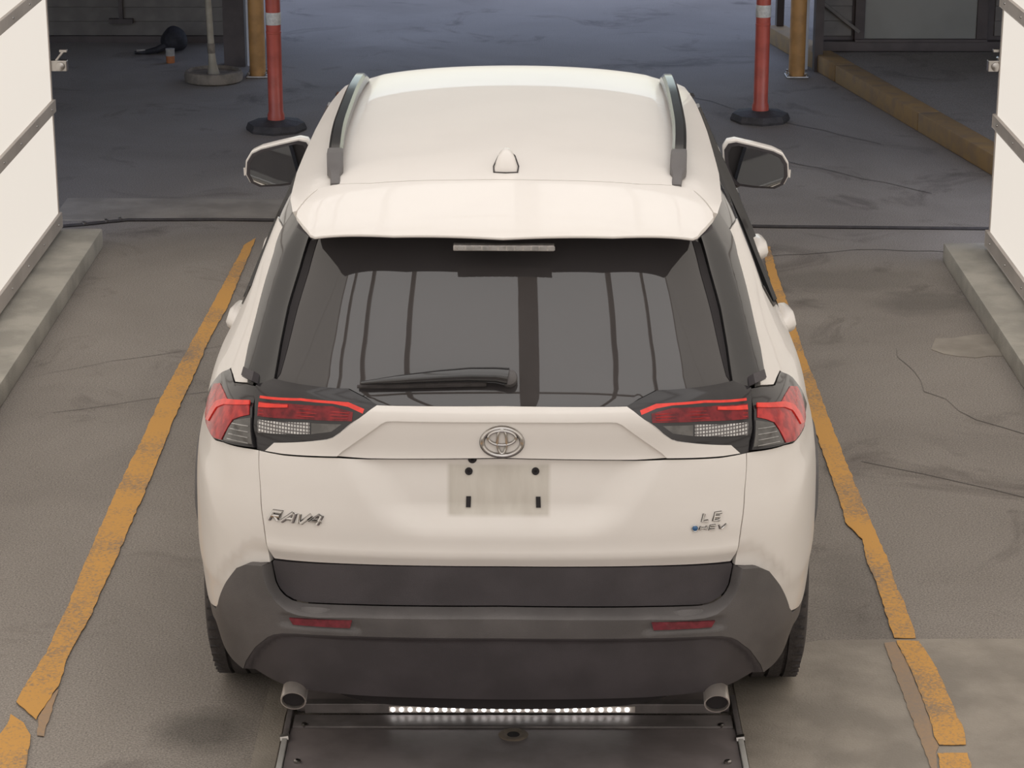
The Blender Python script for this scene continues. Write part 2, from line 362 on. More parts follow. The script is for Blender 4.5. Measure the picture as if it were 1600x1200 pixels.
for x in (-1.6, 0, 1.6): box('rib', x - .03, x + .03, 5.77, 5.80, 3.05, CZ, 'frame_grey', hd)

# ------------------------------------------------------------------ canopy and the building beyond
cano = box('canopy', -8, 8, 5.9, 12.2, 3.30, 3.45, 'canopy'); struct(cano, 'pale flat canopy roof between the booth and the building beyond', 'canopy')
for nm, x in (('sky_blocker_left', -6.6), ('sky_blocker_right', 6.5)):  # unseen walls, added to stop blue sky light entering under the canopy
    struct(box(nm, x, x + .1, 5.9, 12.3, 0, 3.30, 'siding'), 'added unseen wall keeping sky light out from under the canopy, ' + ('left' if x < 0 else 'right'), 'wall')
def siding(parent, x0, x1, y, z0, n, h, m='siding'):
    me = None
    for k in range(n):
        if me is None:
            bm = bmesh.new(); L = x1 - x0
            prof = [(0, 0), (-.022, .004), (-.008, h), (0, h)]
            a = [bm.verts.new((0, p[0], p[1])) for p in prof]; b = [bm.verts.new((L, p[0], p[1])) for p in prof]
            for i in range(4): bm.faces.new((a[i], a[(i + 1) % 4], b[(i + 1) % 4], b[i]))
            bm.faces.new(a); bm.faces.new(b[::-1]); bmesh.ops.recalc_face_normals(bm, faces=bm.faces)
            me = bpy.data.meshes.new('siding_board'); bm.to_mesh(me); bm.free(); me.materials.append(M[m])
        o = bpy.data.objects.new('siding_board', me); col.objects.link(o); o.parent = parent; o.location = (x0, y, z0 + h * k)
WH = 4.2
wl_ = box('wall_far_left', -8, -1.95, 12.32, 12.5, 0, WH, 'trim_brown'); struct(wl_, 'brown clapboard building wall left of the far opening', 'wall')
siding(wl_, -8, -2.2, 12.32, .05, 30, .108)
box('base_board', -8, -2.2, 12.28, 12.32, 0, .05, 'trim_brown', wl_)
box('corner_post', -2.08, -1.93, 11.30, 11.45, 0, WH, 'trim_brown', wl_)
box('batten', -2.985, -2.955, 12.26, 12.30, .17, 2.0, 'trim_brown', wl_); box('cleat', -3.06, -2.88, 12.25, 12.30, .15, .185, 'trim_brown', wl_)
box('cleat', -2.16, -2.09, 12.25, 12.30, .15, .20, 'trim_brown', wl_)
pw = box('conduit', -1.915, -1.885, 11.32, 11.35, 0, 2.6, 'white_pipe', wl_)
wr_ = box('wall_far_right', 2.20, 8, 11.34, 11.5, .10, WH, 'trim_brown'); struct(wr_, 'brown clapboard building wall right of the far opening, with a doorway', 'wall')
siding(wr_, 2.22, 2.44, 11.34, .22, 28, .108); siding(wr_, 3.47, 8, 11.34, .22, 28, .108)
box('sill', 2.22, 3.9, 11.26, 11.34, .12, .19, 'trim_brown', wr_, .006)
box('corner_post', 2.155, 2.215, 11.10, 11.24, 0, WH, 'trim_brown', wr_)
box('conduit', 2.09, 2.12, 11.2, 11.23, 0, 2.6, 'white_pipe', wr_)
tri = bmesh.new(); add_box(tri, -.17, .17, -.012, .012, -.012, .012, .003, Matrix.Translation((2.36, 11.29, .36)) @ Matrix.Rotation(math.radians(38), 4, 'Y')); bm_obj('brace', tri, 'siding', wr_)
box('corner_post', 2.005, 2.06, 12.3, 12.42, 0, WH, 'trim_brown', wl_)
dr = box('door_1', 2.53, 3.335, 11.30, 11.335, .205, 2.25, 'door_grey', None, .004); struct(dr, 'plain grey door leaf in the brown clapboard wall at upper right', 'door')
for a, b in ((2.46, 2.53), (3.335, 3.41)): box('door_frame', a, b, 11.28, 11.335, .16, 2.32, 'trim_brown', dr, .004)
box('door_frame', 2.46, 3.41, 11.28, 11.335, 2.25, 2.32, 'trim_brown', dr, .004); box('threshold', 2.46, 3.41, 11.25, 11.335, .185, .206, 'trim_brown', dr, .004)
bm = bmesh.new(); lathe(bm, [(.018, 0), (.018, .02), (.028, .035), (.026, .06), (.01, .068)], 12, Matrix.Translation((2.60, 11.30, 1.15)) @ Matrix.Rotation(PI / 2, 4, 'X')); bm_obj('door_knob', bm, 'steel', dr, True)
lin = box('wall_far_top', -2.0, 2.25, 12.0, 12.4, 2.95, 4.2, 'trim_brown'); struct(lin, 'lintel above the far opening', 'wall')
# raised walk behind the ochre kerb
sw = sheet('trim_7', [(2.98, 7.6), (2.11, 11.75), (2.0, 12.3), (8, 12.3), (8, 7.6)], .115, 'asphalt', thick=.115); struct(sw, 'raised dark walkway behind the ochre kerb at right', 'walkway')
def kerb_piece(p0, p1, w, h, parent=None):
    d = Vector((p1[0] - p0[0], p1[1] - p0[1], 0)); L = d.length; a = math.atan2(d.y, d.x)
    bm = bmesh.new(); add_box(bm, .004, L - .004, -w, 0, 0, h, .014, Matrix.Translation((p0[0], p0[1], 0)) @ Matrix.Rotation(a, 4, 'Z'))
    return bm
K0 = Vector((2.90, 7.45)); K1 = Vector((1.93, 12.35))
kb = empty('kerb', (K0.x, K0.y, 0)); struct(kb, 'ochre painted kerb running diagonally behind the right lit wall', 'kerb')
for k in range(3):
    p = K0.lerp(K1, k / 3) - K0; q = K0.lerp(K1, (k + 1) / 3) - K0
    bm_obj('kerb_stone', kerb_piece(p, q, .15, .125), 'kerb_ochre', kb, True)

# ------------------------------------------------------------------ posts
def delineator(x, y, label):
    t = empty('delineator_post', (x, y, 0)); tag(t, label, 'post', 'red delineator posts')
    bm = bmesh.new(); lathe(bm, [(.19, 0), (.195, .015), (.18, .05), (.10, .062), (.06, .07)], 8); bm_obj('base', bm, 'rubber', t)
    bm = bmesh.new(); lathe(bm, [(.055, .06), (.054, .10), (.047, .12), (.047, .62), (.049, .622), (.049, .632), (.047, .634), (.047, 1.05), (.042, 1.07), (.03, 1.08)], 24); p = bm_obj('tube', bm, 'post_red', t, True)
    for z in (.675, .92):
        bm = bmesh.new(); lathe(bm, [(.0485, z), (.0495, z + .002), (.0495, z + .076), (.0485, z + .078)], 24); bm_obj('reflective_band', bm, 'band_white', t, True)
    return t
delineator(-1.497, 9.12, 'red delineator post with white band behind the car\'s left mirror')
delineator(1.612, 9.42, 'red delineator post with white band and black base behind the right mirror')
def bollard(x, y, label):
    t = empty('bollard', (x, y, 0)); tag(t, label, 'bollard', 'ochre bollards at the far opening')
    bm = bmesh.new(); lathe(bm, [(.057, .012), (.057, .95), (.05, .99), (.03, 1.01)], 24); bm_obj('tube', bm, 'post_ochre', t, True)
    bm = bmesh.new(); add_box(bm, -.078, .078, -.078, .078, 0, .012, .003); pl = bm_obj('base_plate', bm, 'steel', t)
    for sx in (-1, 1):
        for sy in (-1, 1):
            bm = bmesh.new(); lathe(bm, [(.012, .012), (.012, .022), (.007, .026), (.007, .04)], 6, Matrix.Translation((sx * .062, sy * .062, 0))); bm_obj('bolt', bm, 'steel', pl)
    return t
bollard(-1.80, 10.93, 'ochre yellow bollard standing next to the left red post')
bollard(2.012, 10.93, 'ochre yellow bollard standing at the diagonal kerb on the right')

# ------------------------------------------------------------------ clutter by the far left wall
t = empty('sign_stand', (-2.09, 10.74, 0)); tag(t, 'pale pole standing in a round tan base near the left bollard', 'sign stand')
bm = bmesh.new(); lathe(bm, [(.185, 0), (.202, .012), (.206, .05), (.195, .078), (.178, .082), (.17, .06), (.05, .055), (.03, .06)], 28); bm_obj('base', bm, 'base_tan', t, True)
bm = bmesh.new(); tube(bm, [(0, 0, .05), (-.004, 0, .12), (-.008, 0, .2), (-.02, 0, .6), (-.06, 0, 1.9)], [.045, .03, .024, .022, .022], 12); bm_obj('pole', bm, 'pale_pole', t, True)
bm = bmesh.new(); tube(bm, [(-.009, 0, .20), (-.0105, 0, .27)], .027, 12); bm_obj('collar', bm, 'base_tan', t, True)
t = empty('rag_bundle', (-2.52, 11.88, 0)); tag(t, 'dark rounded bundle with a trailing strap on the ground by the clapboard wall', 'bundle')
bm = bmesh.new(); bmesh.ops.create_icosphere(bm, subdivisions=3, radius=.1)
for v in bm.verts:
    v.co += v.co.normalized() * .008 * math.sin(31 * v.co.x + 17 * v.co.z) * math.cos(23 * v.co.y); v.co.z = max(v.co.z * .95 + .095, 0.0)
bm_obj('bundle_body', bm, 'cloth_dark', t, True)
bm = bmesh.new(); tube(bm, [(-.05, -.05, .06), (-.12, -.08, .03), (-.2, -.1, .018), (-.28, -.1, .014)], [.03, .026, .018, .012], 8); bm_obj('strap', bm, 'cloth_dark', t, True)
bm = bmesh.new(); tube(bm, [(-.2, -.105, .036), (-.265, -.105, .030)], [.006, .009], 6); bm_obj('strap_tip', bm, 'can_white', t, True)
t = empty('paint_can', (-2.49, 11.45, 0)); tag(t, 'small white and orange can in front of the dark bundle', 'can')
bm = bmesh.new(); lathe(bm, [(.03, 0), (.032, .004), (.032, .05), (.032, .052)], 16); bm_obj('lower_band', bm, 'can_orange', t, True)
bm = bmesh.new(); lathe(bm, [(.032, .052), (.032, .095), (.034, .098), (.034, .104), (.028, .105)], 16); bm_obj('upper_band', bm, 'can_white', t, True)
# cable and wall end brackets
bm = bmesh.new(); pts = [(-2.42, 6.60, .009), (-2.30, 6.64, .009), (-2.18, 6.70, .009), (-2.08, 6.74, .009), (-1.6, 6.75, .009), (0, 6.69, .009), (1.5, 6.60, .009), (2.6, 6.56, .009)]
tube(bm, pts, .009, 8); cb = bm_obj('rubber_cable', bm, 'rubber', None, True); tag(cb, 'black rubber cable lying straight across the ground at the booth exit', 'cable')
for p in ((-2.30, 6.64), (-2.19, 6.695), (-2.12, 6.73)):
    bm = bmesh.new(); lathe(bm, [(.011, .012), (.011, .022), (.006, .025)], 8, Matrix.Translation((p[0], p[1], 0))); bm_obj('clip', bm, 'steel', cb)
def bracket(x, y, z, sg, label):
    t = empty('sensor_bracket', (x, y, z)); tag(t, label, 'bracket', 'steel brackets on the wall ends')
    bm = bmesh.new(); add_box(bm, -.05, .045, -.02, .02, -.045, .01, .004); bm_obj('plate', bm, 'steel', t)
    bm = bmesh.new(); lathe(bm, [(.022, 0), (.022, .012), (.012, .016)], 16, Matrix.Translation((sg * .012, -.02, -.02)) @ Matrix.Rotation(PI / 2, 4, 'X')); bm_obj('knob', bm, 'steel', t, True)
    bm = bmesh.new(); add_box(bm, -.012, .05, -.015, .015, .0, .012, .003, Matrix.Translation((sg * .0, 0, .012)) @ Matrix.Rotation(-sg * math.radians(50), 4, 'Y')); bm_obj('tab', bm, 'steel', t)
    bm = bmesh.new(); add_box(bm, -.01 + .018 * sg, .03 + .018 * sg, -.012, .012, .05, .064, .003); bm_obj('clip', bm, 'steel', t)
    return t
bracket(-2.295, 6.148, .985, 1, 'small steel bracket on the end of the left lit wall')
bracket(2.408, 5.778, 1.055, -1, 'small steel bracket on the end of the right lit wall')

# ------------------------------------------------------------------ scanner plate under the car's tail
t = empty('scanner_plate', (0, 0, 0)); tag(t, 'dark steel undercarriage scanner plate on the ground below the rear bumper', 'scanner plate')
box('base_plate', -.635, .695, -3.0, .485, .005, .02, 'dark_metal', t, .003)
box('cross_strip', -.63, .69, .49, .57, .006, .024, 'dark_metal_edge', t, .003)
box('rear_plate', -.63, .69, .63, 3.9, .005, .03, 'dark_metal', t, .003)
for x, sg in ((-.645, 1), (.705, -1)):
    box('side_rail', x - .008, x + .008, -3.0, .40, .004, .030, 'panel_housing', t, .003); box('side_rail', x - .008, x + .008, .42, .70, .004, .030, 'dark_metal_edge', t, .003)
    bm = bmesh.new(); tube(bm, [(x - .012, .41, .022), (x + .012, .41, .026)], .014, 8); bm_obj('clamp', bm, 'steel', t)
    for y in (.50, .26, .16, -.1):
        bm = bmesh.new(); lathe(bm, [(.011, .02), (.011, .027), (.006, .03)], 8, Matrix.Translation((x + sg * .05, y, 0))); bm_obj('bolt', bm, 'steel', t)
bm = bmesh.new(); n = 28
ro = []
for rr, zz in ((.045, .0205), (.040, .024), (.020, .0225), (.018, .0208)):
    ro.append([bm.verts.new((.032 + rr * math.cos(2 * PI * k / n), .442 + rr * math.sin(2 * PI * k / n), zz)) for k in range(n)])
for a, b in zip(ro, ro[1:]):
    for k in range(n): bm.faces.new((a[k], a[(k + 1) % n], b[(k + 1) % n], b[k]))
bm.faces.new(ro[-1]); bm_obj('worn_hole_rim', bm, 'base_tan', t, True)
bm = bmesh.new(); lathe(bm, [(.019, .0205), (.018, .0215)], 16, Matrix.Translation((.032, .442, .0008))); bm_obj('hole', bm, 'gap_dark', t)
bar = empty('led_bar', (0, .595, 0)); tag(bar, 'low metal bar with a row of bright white diodes on the scanner plate', 'light bar')
bm = bmesh.new(); add_box(bm, -.60, .66, -.018, .02, .024, .056, .003); bm_obj('bar', bm, 'dark_metal_edge', bar)
bm = bmesh.new(); add_box(bm, -.345, .40, -.0225, -.0182, .030, .050, .001); bm_obj('diode_strip', bm, 'frame_grey', bar)
bm = bmesh.new(); lathe(bm, [(.0066, 0), (.0066, .003), (.0045, .006), (.002, .007)], 10, Matrix.Rotation(PI / 2, 4, 'X')); led = bpy.data.meshes.new('diode'); bm.to_mesh(led); bm.free(); led.materials.append(M['led_white'])
for g in range(3):
    for k in range(9):
        o = bpy.data.objects.new('diode', led); col.objects.link(o); o.parent = bar; o.location = (-.333 + g * .2495 + k * .0262, -.0226, .040)
# ------------------------------------------------------------------ the car's surface, in metres (car frame: x right, y forward from the tail, z up)
class Sp:
    """monotone cubic through points"""
    def __init__(s,pts):
        s.x=[p[0] for p in pts]; s.y=[p[1] for p in pts]; n=len(pts)
        h=[s.x[i+1]-s.x[i] for i in range(n-1)]; d=[(s.y[i+1]-s.y[i])/h[i] for i in range(n-1)]
        m=[d[0]]+[0]*(n-2)+[d[-1]]
        for i in range(1,n-1):
            if d[i-1]*d[i]>0:
                w1=2*h[i]+h[i-1]; w2=h[i]+2*h[i-1]
                m[i]=(w1+w2)/(w1/d[i-1]+w2/d[i])
        s.m=m
    def __call__(s,t):
        x,y,m=s.x,s.y,s.m
        if t<=x[0]: return y[0]+m[0]*(t-x[0])
        if t>=x[-1]: return y[-1]+m[-1]*(t-x[-1])
        lo,hi=0,len(x)-1
        while hi-lo>1:
            k=(lo+hi)//2
            if x[k]<=t: lo=k
            else: hi=k
        h=x[hi]-x[lo]; u=(t-x[lo])/h
        return (y[lo]*(1+2*u)*(1-u)**2+m[lo]*h*u*(1-u)**2+y[hi]*u*u*(3-2*u)+m[hi]*h*u*u*(u-1))
YC=Sp([(.15,.19),(.2,.16),(.3,.115),(.4,.08),(.5,.058),(.6,.05),(.7,.05),(.8,.05),(.9,.058),(1.0,.075),(1.08,.10),(1.16,.135),(1.2,.163),(1.3,.24),(1.45,.358),(1.6,.475),(1.7,.55)])
WZ=Sp([(.15,.88),(.25,.905),(.35,.918),(.5,.934),(.62,.941),(.75,.939),(.85,.930),(.92,.912),(.98,.900),(1.04,.880),(1.1,.848),(1.2,.80),(1.4,.722),(1.55,.65),(1.62,.592),(1.7,.53)])
W0=.9275
_C=[(0,0),(.18,.003),(.36,.013),(.52,.034),(.63,.065),(.72,.115),(.785,.185),(.832,.28),(.866,.40),(.892,.55),(.915,.75),(.9275,1.0),(.924,1.25),(.916,1.6),(.905,2.2),(.9,2.9),(.9,3.4),(.885,3.75),(.85,4.1),(.77,4.33),(.6,4.47),(.3,4.545),(0,4.56)]
def _cat(P,n=24):
    out=[]
    for i in range(len(P)-1):
        p0=P[i-1] if i else (-P[1][0],P[1][1]); p1=P[i]; p2=P[i+1]; p3=P[i+2] if i+2<len(P) else (-P[i][0],P[i][1])
        for k in range(n):
            t=k/n
            f=lambda a,b,c,d:.5*(2*b+(c-a)*t+(2*a-5*b+4*c-d)*t*t+(3*b-3*c+d-a)*t**3)
            out.append((f(p0[0],p1[0],p2[0],p3[0]),f(p0[1],p1[1],p2[1],p3[1])))
    out.append(P[-1]); return out
_D=_cat(_C); _S=[0.]
for i in range(1,len(_D)): _S.append(_S[-1]+math.dist(_D[i-1],_D[i]))
SMAX=_S[-1]
def C(s):
    s=min(max(s,0),SMAX-1e-9); i=bisect.bisect_right(_S,s)-1
    t=(s-_S[i])/(_S[i+1]-_S[i]); a,b=_D[i],_D[i+1]
    return a[0]+(b[0]-a[0])*t,a[1]+(b[1]-a[1])*t
def sstep(a,b,x):
    t=min(max((x-a)/(b-a),0),1); return t*t*(3-2*t)
def S(s,z):
    sg=1 if s>=0 else -1; s=abs(s); cx,cy=C(s)
    return (sg*cx*WZ(z)/W0, YC(z)*(1-sstep(.75,1.9,s))+cy, z)
def SN(s,z,e=.006):
    a=S(s+e,z);b=S(s-e,z);c=S(s,z+e);d=S(s,z-e)
    u=[a[i]-b[i] for i in range(3)];v=[c[i]-d[i] for i in range(3)]
    n=(u[1]*v[2]-u[2]*v[1],u[2]*v[0]-u[0]*v[2],u[0]*v[1]-u[1]*v[0]); l=math.sqrt(sum(q*q for q in n)) or 1
    return (n[0]/l,n[1]/l,n[2]/l)
ZC=Sp([(.26,1.568),(.30,1.585),(.36,1.608),(.45,1.632),(.62,1.667),(.9,1.685),(1.3,1.692),(1.8,1.688),(2.2,1.672),(2.42,1.657),(2.55,1.64)])
def T(x,y):
    a=abs(x)/.6
    return (x,y,ZC(y)-.048*a**2.2-.022*a**8)

def s_at(y, z):
    lo, hi = .3, SMAX - 1.2
    for _ in range(40):
        m_ = (lo + hi) / 2
        if S(m_, z)[1] < y: lo = m_
        else: hi = m_
    return (lo + hi) / 2
def inpoly(p, poly):
    x, y = p; c = False; n = len(poly); j = n - 1
    for i in range(n):
        xi, yi = poly[i]; xj, yj = poly[j]
        if (yi > y) != (yj > y) and x < (xj - xi) * (y - yi) / (yj - yi) + xi: c = not c
        j = i
    return c
def smooth_poly(poly, n=3, rnd=.0):
    return poly
def patch(name, poly, m, parent, P, res=.02, depth=.012, e=.003, flip=False):
    """panel: outline poly in the surface's own coordinates, P(a, b) -> point; fine triangles, true normals, folded edge"""
    B = []
    for i in range(len(poly)):
        a = poly[i]; b = poly[(i + 1) % len(poly)]; L = math.dist(a, b); k = max(1, int(L / res + .5))
        for q in range(k): B.append((a[0] + (b[0] - a[0]) * q / k, a[1] + (b[1] - a[1]) * q / k))
    pts = [Vector(p) for p in B]; nb = len(B)
    x0, x1 = min(p[0] for p in B), max(p[0] for p in B); y0, y1 = min(p[1] for p in B), max(p[1] for p in B)
    cell = {}
    for p in B: cell.setdefault((int(p[0] // res), int(p[1] // res)), []).append(p)
    nx = max(1, int((x1 - x0) / res)); ny = max(1, int((y1 - y0) / res))
    for j in range(ny + 1):
        for i in range(nx + 1):
            p = (x0 + (x1 - x0) * (i + .5 * (j % 2)) / nx, y0 + (y1 - y0) * j / ny)
            if not inpoly(p, B): continue
            ci, cj = int(p[0] // res), int(p[1] // res); ok = True
            for di in (-1, 0, 1):
                for dj in (-1, 0, 1):
                    for q in cell.get((ci + di, cj + dj), ()):
                        if math.dist(p, q) < res * .45: ok = False
            if ok: pts.append(Vector(p))
    V, E_, F_, ov, oe, of = delaunay_2d_cdt(pts, [], [list(range(nb))], 1, 1e-6)
    tri = []
    for f in F_:
        a, b, c = (V[i] for i in f[:3])
        ar = (b.x - a.x) * (c.y - a.y) - (b.y - a.y) * (c.x - a.x)
        if abs(ar) < 1e-10: continue
        tri.append(tuple(f) if ar > 0 else tuple(f[::-1]))
    pos = []; nor = []
    for v in V:
        p = Vector(P(v.x, v.y)); u = Vector(P(v.x + e, v.y)) - Vector(P(v.x - e, v.y)); w = Vector(P(v.x, v.y + e)) - Vector(P(v.x, v.y - e))
        n = u.cross(w); n.normalize(); n = -n if flip else n; pos.append(p); nor.append(n)
    if flip: tri = [t[::-1] for t in tri]
    cnt = {}
    for t in tri:
        for a, b in ((t[0], t[1]), (t[1], t[2]), (t[2], t[0])): cnt[(min(a, b), max(a, b))] = cnt.get((min(a, b), max(a, b)), 0) + 1
    faces = list(tri); nm = len(tri); verts = list(pos); inner = {}
    if depth:
        for t in tri:
            for a, b in ((t[0], t[1]), (t[1], t[2]), (t[2], t[0])):
                if cnt[(min(a, b), max(a, b))] == 1:
                    for q in (a, b):
                        if q not in inner: inner[q] = len(verts); verts.append(pos[q] - nor[q] * depth)
                    faces.append((b, a, inner[a], inner[b]))
    me = bpy.data.meshes.new(name); me.from_pydata([tuple(v) for v in verts], [], faces); me.update()
    me.polygons.foreach_set('use_smooth', [i < nm for i in range(len(faces))])
    ln = []
    for i, p in enumerate(me.polygons):
        for li in p.loop_indices:
            ln.append(tuple(nor[me.loops[li].vertex_index]) if i < nm else (0., 0., 0.))
    me.normals_split_custom_set(ln)
    return link(name, me, m, parent)
def onS(off):
    f = off if callable(off) else (lambda s, z: off)
    def P(s, z):
        p = S(s, z); n = SN(s, z); o = f(s, z); return (p[0] + n[0] * o, p[1] + n[1] * o, p[2] + n[2] * o)
    return P
def onT(off):
    f = off if callable(off) else (lambda x, y: off)
    return lambda x, y: (x, y, T(x, y)[2] + f(x, y))
def half(L, sg): return [(sg * abs(s), z) for s, z in L]                 # one side's outline
def full(L):                                                             # outline of a centred panel from its left half (first and last on or near the middle)
    A = [(-abs(s), z) for s, z in L]; Bq = [(abs(s), z) for s, z in L[::-1]]
    return [p for i, p in enumerate(A + Bq) if i == 0 or math.dist(p, (A + Bq)[i - 1]) > 1e-4]

car = empty('car', (0, 0, 0), -.0133)
tag(car, 'white sport utility vehicle seen from behind, stopped over the scanner plate', 'car')

# --- dark inner body that closes the gaps between the panels
def core():
    verts = []; faces = []; ZL = [.24, .35, .5, .62, .79, .80, .9, 1.0, 1.1, 1.2, 1.3, 1.4, 1.5, 1.57, 1.60]; n = 90
    for z in ZL:
        for k in range(2 * n):
            s = SMAX * (k / n) if k < n else -SMAX * (2 - k / n)
            p = S(s, max(z, .3)); nn = SN(s, max(z, .3)); x, y = p[0] - nn[0] * .045, p[1] - nn[1] * .045
            if z < .795: x *= .70; y = .16 + (y - .16) * .97 if z < .7 else y + .02
            if z > .97: y = min(y, 3.12 - (z - 1.0) * 1.25)
            if z > 1.55: x *= .95
            verts.append((x, y, z if z < 1.58 else min(z, T(x, min(y, 2.4))[2] - .03)))
    m_ = 2 * n
    for j in range(len(ZL) - 1):
        for k in range(m_): faces.append((j * m_ + k, j * m_ + (k + 1) % m_, (j + 1) * m_ + (k + 1) % m_, (j + 1) * m_ + k))
    for j, sg in ((0, -1), (len(ZL) - 1, 1)):
        c = len(verts); verts.append((0, 1.8, ZL[j])); 
        for k in range(m_):
            a, b = j * m_ + k, j * m_ + (k + 1) % m_; faces.append((c, a, b) if sg > 0 else (c, b, a))
    me = bpy.data.meshes.new('inner_body'); me.from_pydata(verts, [], faces); me.update(); return link('inner_body', me, 'gap_dark', car)
core()

# --- roof, spoiler, rails, antenna
SEAM = [(0, .629), (.13, .630), (.385, .649), (.50, .690), (.54, .684), (.567, .627), (.589, .557)]
roof = [(-x, y) for x, y in SEAM[::-1]][:-1] + SEAM + [(.600, .56), (.620, .69), (.632, 1.0), (.632, 1.6), (.622, 2.1), (.602, 2.42), (.3, 2.47), (0, 2.485)] 
roof += [(-x, y) for x, y in ((.3, 2.47), (.602, 2.42), (.622, 2.1), (.632, 1.6), (.632, 1.0), (.620, .69), (.600, .56))]
def roofoff(x, y):                                                       # two shallow channels under the rails
    d = abs(abs(x) - .515); return -.004 * (1 - sstep(.012, .04, d)) * sstep(.6, .75, y)
patch('roof_panel', roof, 'paint', car, onT(roofoff), .028, .03)
g = .004
SP = [(0, .629 - g), (.13, .630 - g), (.383, .649 - g), (.497, .690 - g), (.537, .680), (.562, .624), (.585, .553), (.586, .523), (.560, .45), (.534, .388), (.520, .372), (.3, .328), (0, .304)]
spo = SP + [(-x, y) for x, y in SP[::-1]][1:-1]
def spoff(x, y): return -.005 * (1 - sstep(0, .04, y - (.304 + .25 * x * x)))
spoiler = patch('spoiler', spo, 'paint', car, onT(spoff), .022, .0)
# underside and edge of the spoiler
patch('spoiler_underside', spo, 'plastic_dark', spoiler, onT(lambda x, y: -.013 - .03 * sstep(.36, .62, y)), .03, 0, flip=True)
def rim():
    verts = []; faces = []
    L = [p for i, a in enumerate(spo) for p in [(a[0] + (spo[(i + 1) % len(spo)][0] - a[0]) * k / 6, a[1] + (spo[(i + 1) % len(spo)][1] - a[1]) * k / 6) for k in range(6)]]
    for x, y in L:
        z = T(x, y)[2]; verts += [(x, y, z + spoff(x, y)), (x, y - .002, z + spoff(x, y) - .004), (x, y + .003, z - .013)]
    n = len(L)
    for i in range(n):
        j = (i + 1) % n
        for k in (0, 1): faces.append((3 * i + k, 3 * i + k + 1, 3 * j + k + 1, 3 * j + k))
    me = bpy.data.meshes.new('spoiler_edge'); me.from_pydata(verts, [], faces); me.update()
    for p in me.polygons: p.use_smooth = True
    return link('spoiler_edge', me, 'paint', spoiler)
rim()
bm = bmesh.new(); add_box(bm, -.137, .140, .318, .35, 1.540, 1.556, .003); bm_obj('brake_light', bm, 'brake_lens', spoiler)
for k in range(12):
    bm = bmesh.new(); x = -.124 + k * .0225; add_box(bm, x, x + .018, .3165, .32, 1.5425, 1.5535, .001); bm_obj('brake_light_cell', bm, 'lamp_clear', spoiler)
def rail(sg):
    x0 = lambda y: sg * Sp([(.66, .487), (.9, .506), (1.4, .528), (2.0, .533), (2.34, .528)])(y)
    bm = bmesh.new(); ys = [.80 + (2.34 - .80) * k / 24 for k in range(25)]; rings = []
    for i, y in enumerate(ys):
        t = i / 24; hh = .048 * min(1, sstep(-.05, .06, t)) * (1 - .55 * sstep(.90, 1.0, t)); w = .021 if .02 < t < .97 else .017
        x = x0(y); zb = T(x, y)[2] + .010 * sstep(0, .05, t) * (1 - sstep(.93, 1, t)); zt = T(x, y)[2] + hh
        pr = [(-w, zb), (w, zb), (w, zt - .010), (w * .6, zt), (-w * .6, zt), (-w, zt - .010)]
        rings.append([bm.verts.new((x + a, y, z)) for a, z in pr])
    for a, b in zip(rings, rings[1:]):
        for k in range(6): bm.faces.new((a[k], a[(k + 1) % 6], b[(k + 1) % 6], b[k]))
    bm.faces.new(rings[0][::-1]); bm.faces.new(rings[-1]); r = bm_obj('roof_rail', bm, 'rail_black', car, True, sharp=30)
    bm = bmesh.new(); rings = []
    for y, w, h in ((.685, .014, .004), (.76, .0145, .010), (.79, .0235, .026), (.845, .024, .050), (.90, .0225, .052)):
        x = x0(y); zb = T(x, y)[2] - .004; zt = T(x, y)[2] + h
        rings.append([bm.verts.new((x + a, y, z)) for a, z in [(-w, zb), (w, zb), (w, zt - .003), (w * .8, zt), (-w * .8, zt), (-w, zt - .003)]])
    for a, b in zip(rings, rings[1:]):
        for k in range(6): bm.faces.new((a[k], a[(k + 1) % 6], b[(k + 1) % 6], b[k]))
    bm.faces.new(rings[0][::-1]); bm.faces.new(rings[-1]); bm_obj('rail_foot', bm, 'plastic', r, True, sharp=30)
for sg in (-1, 1): rail(sg)
bm = bmesh.new(); rings = []
for y, w, h in ((.69, .031, .004), (.70, .033, .030), (.72, .032, .050), (.76, .028, .053), (.82, .022, .040), (.88, .014, .020), (.93, .006, .004)):
    zb = T(0, y)[2] - .003; pr = []
    for k in range(9):
        a = PI * k / 8; pr.append((w * math.cos(a), zb + h * math.sin(a) ** .8 if 0 < k < 8 else zb))
    rings.append([bm.verts.new((x, y, z)) for x, z in pr])
for a, b in zip(rings, rings[1:]):
    for k in range(8): bm.faces.new((a[k], a[k + 1], b[k + 1], b[k]))
bm.faces.new(rings[0][::-1]); bm.faces.new(rings[-1]); fin_ = bm_obj('antenna_fin', bm, 'paint', car, True)
bm = bmesh.new(); rr = [(-.034, .69), (-.036, .75), (-.024, .86), (0, .94), (.024, .86), (.036, .75), (.034, .69), (.0, .685)]
tube(bm, [(x, y, T(x, y)[2] + .001) for x, y in rr], .0022, 6, True); bm_obj('antenna_gasket', bm, 'rubber', fin_)

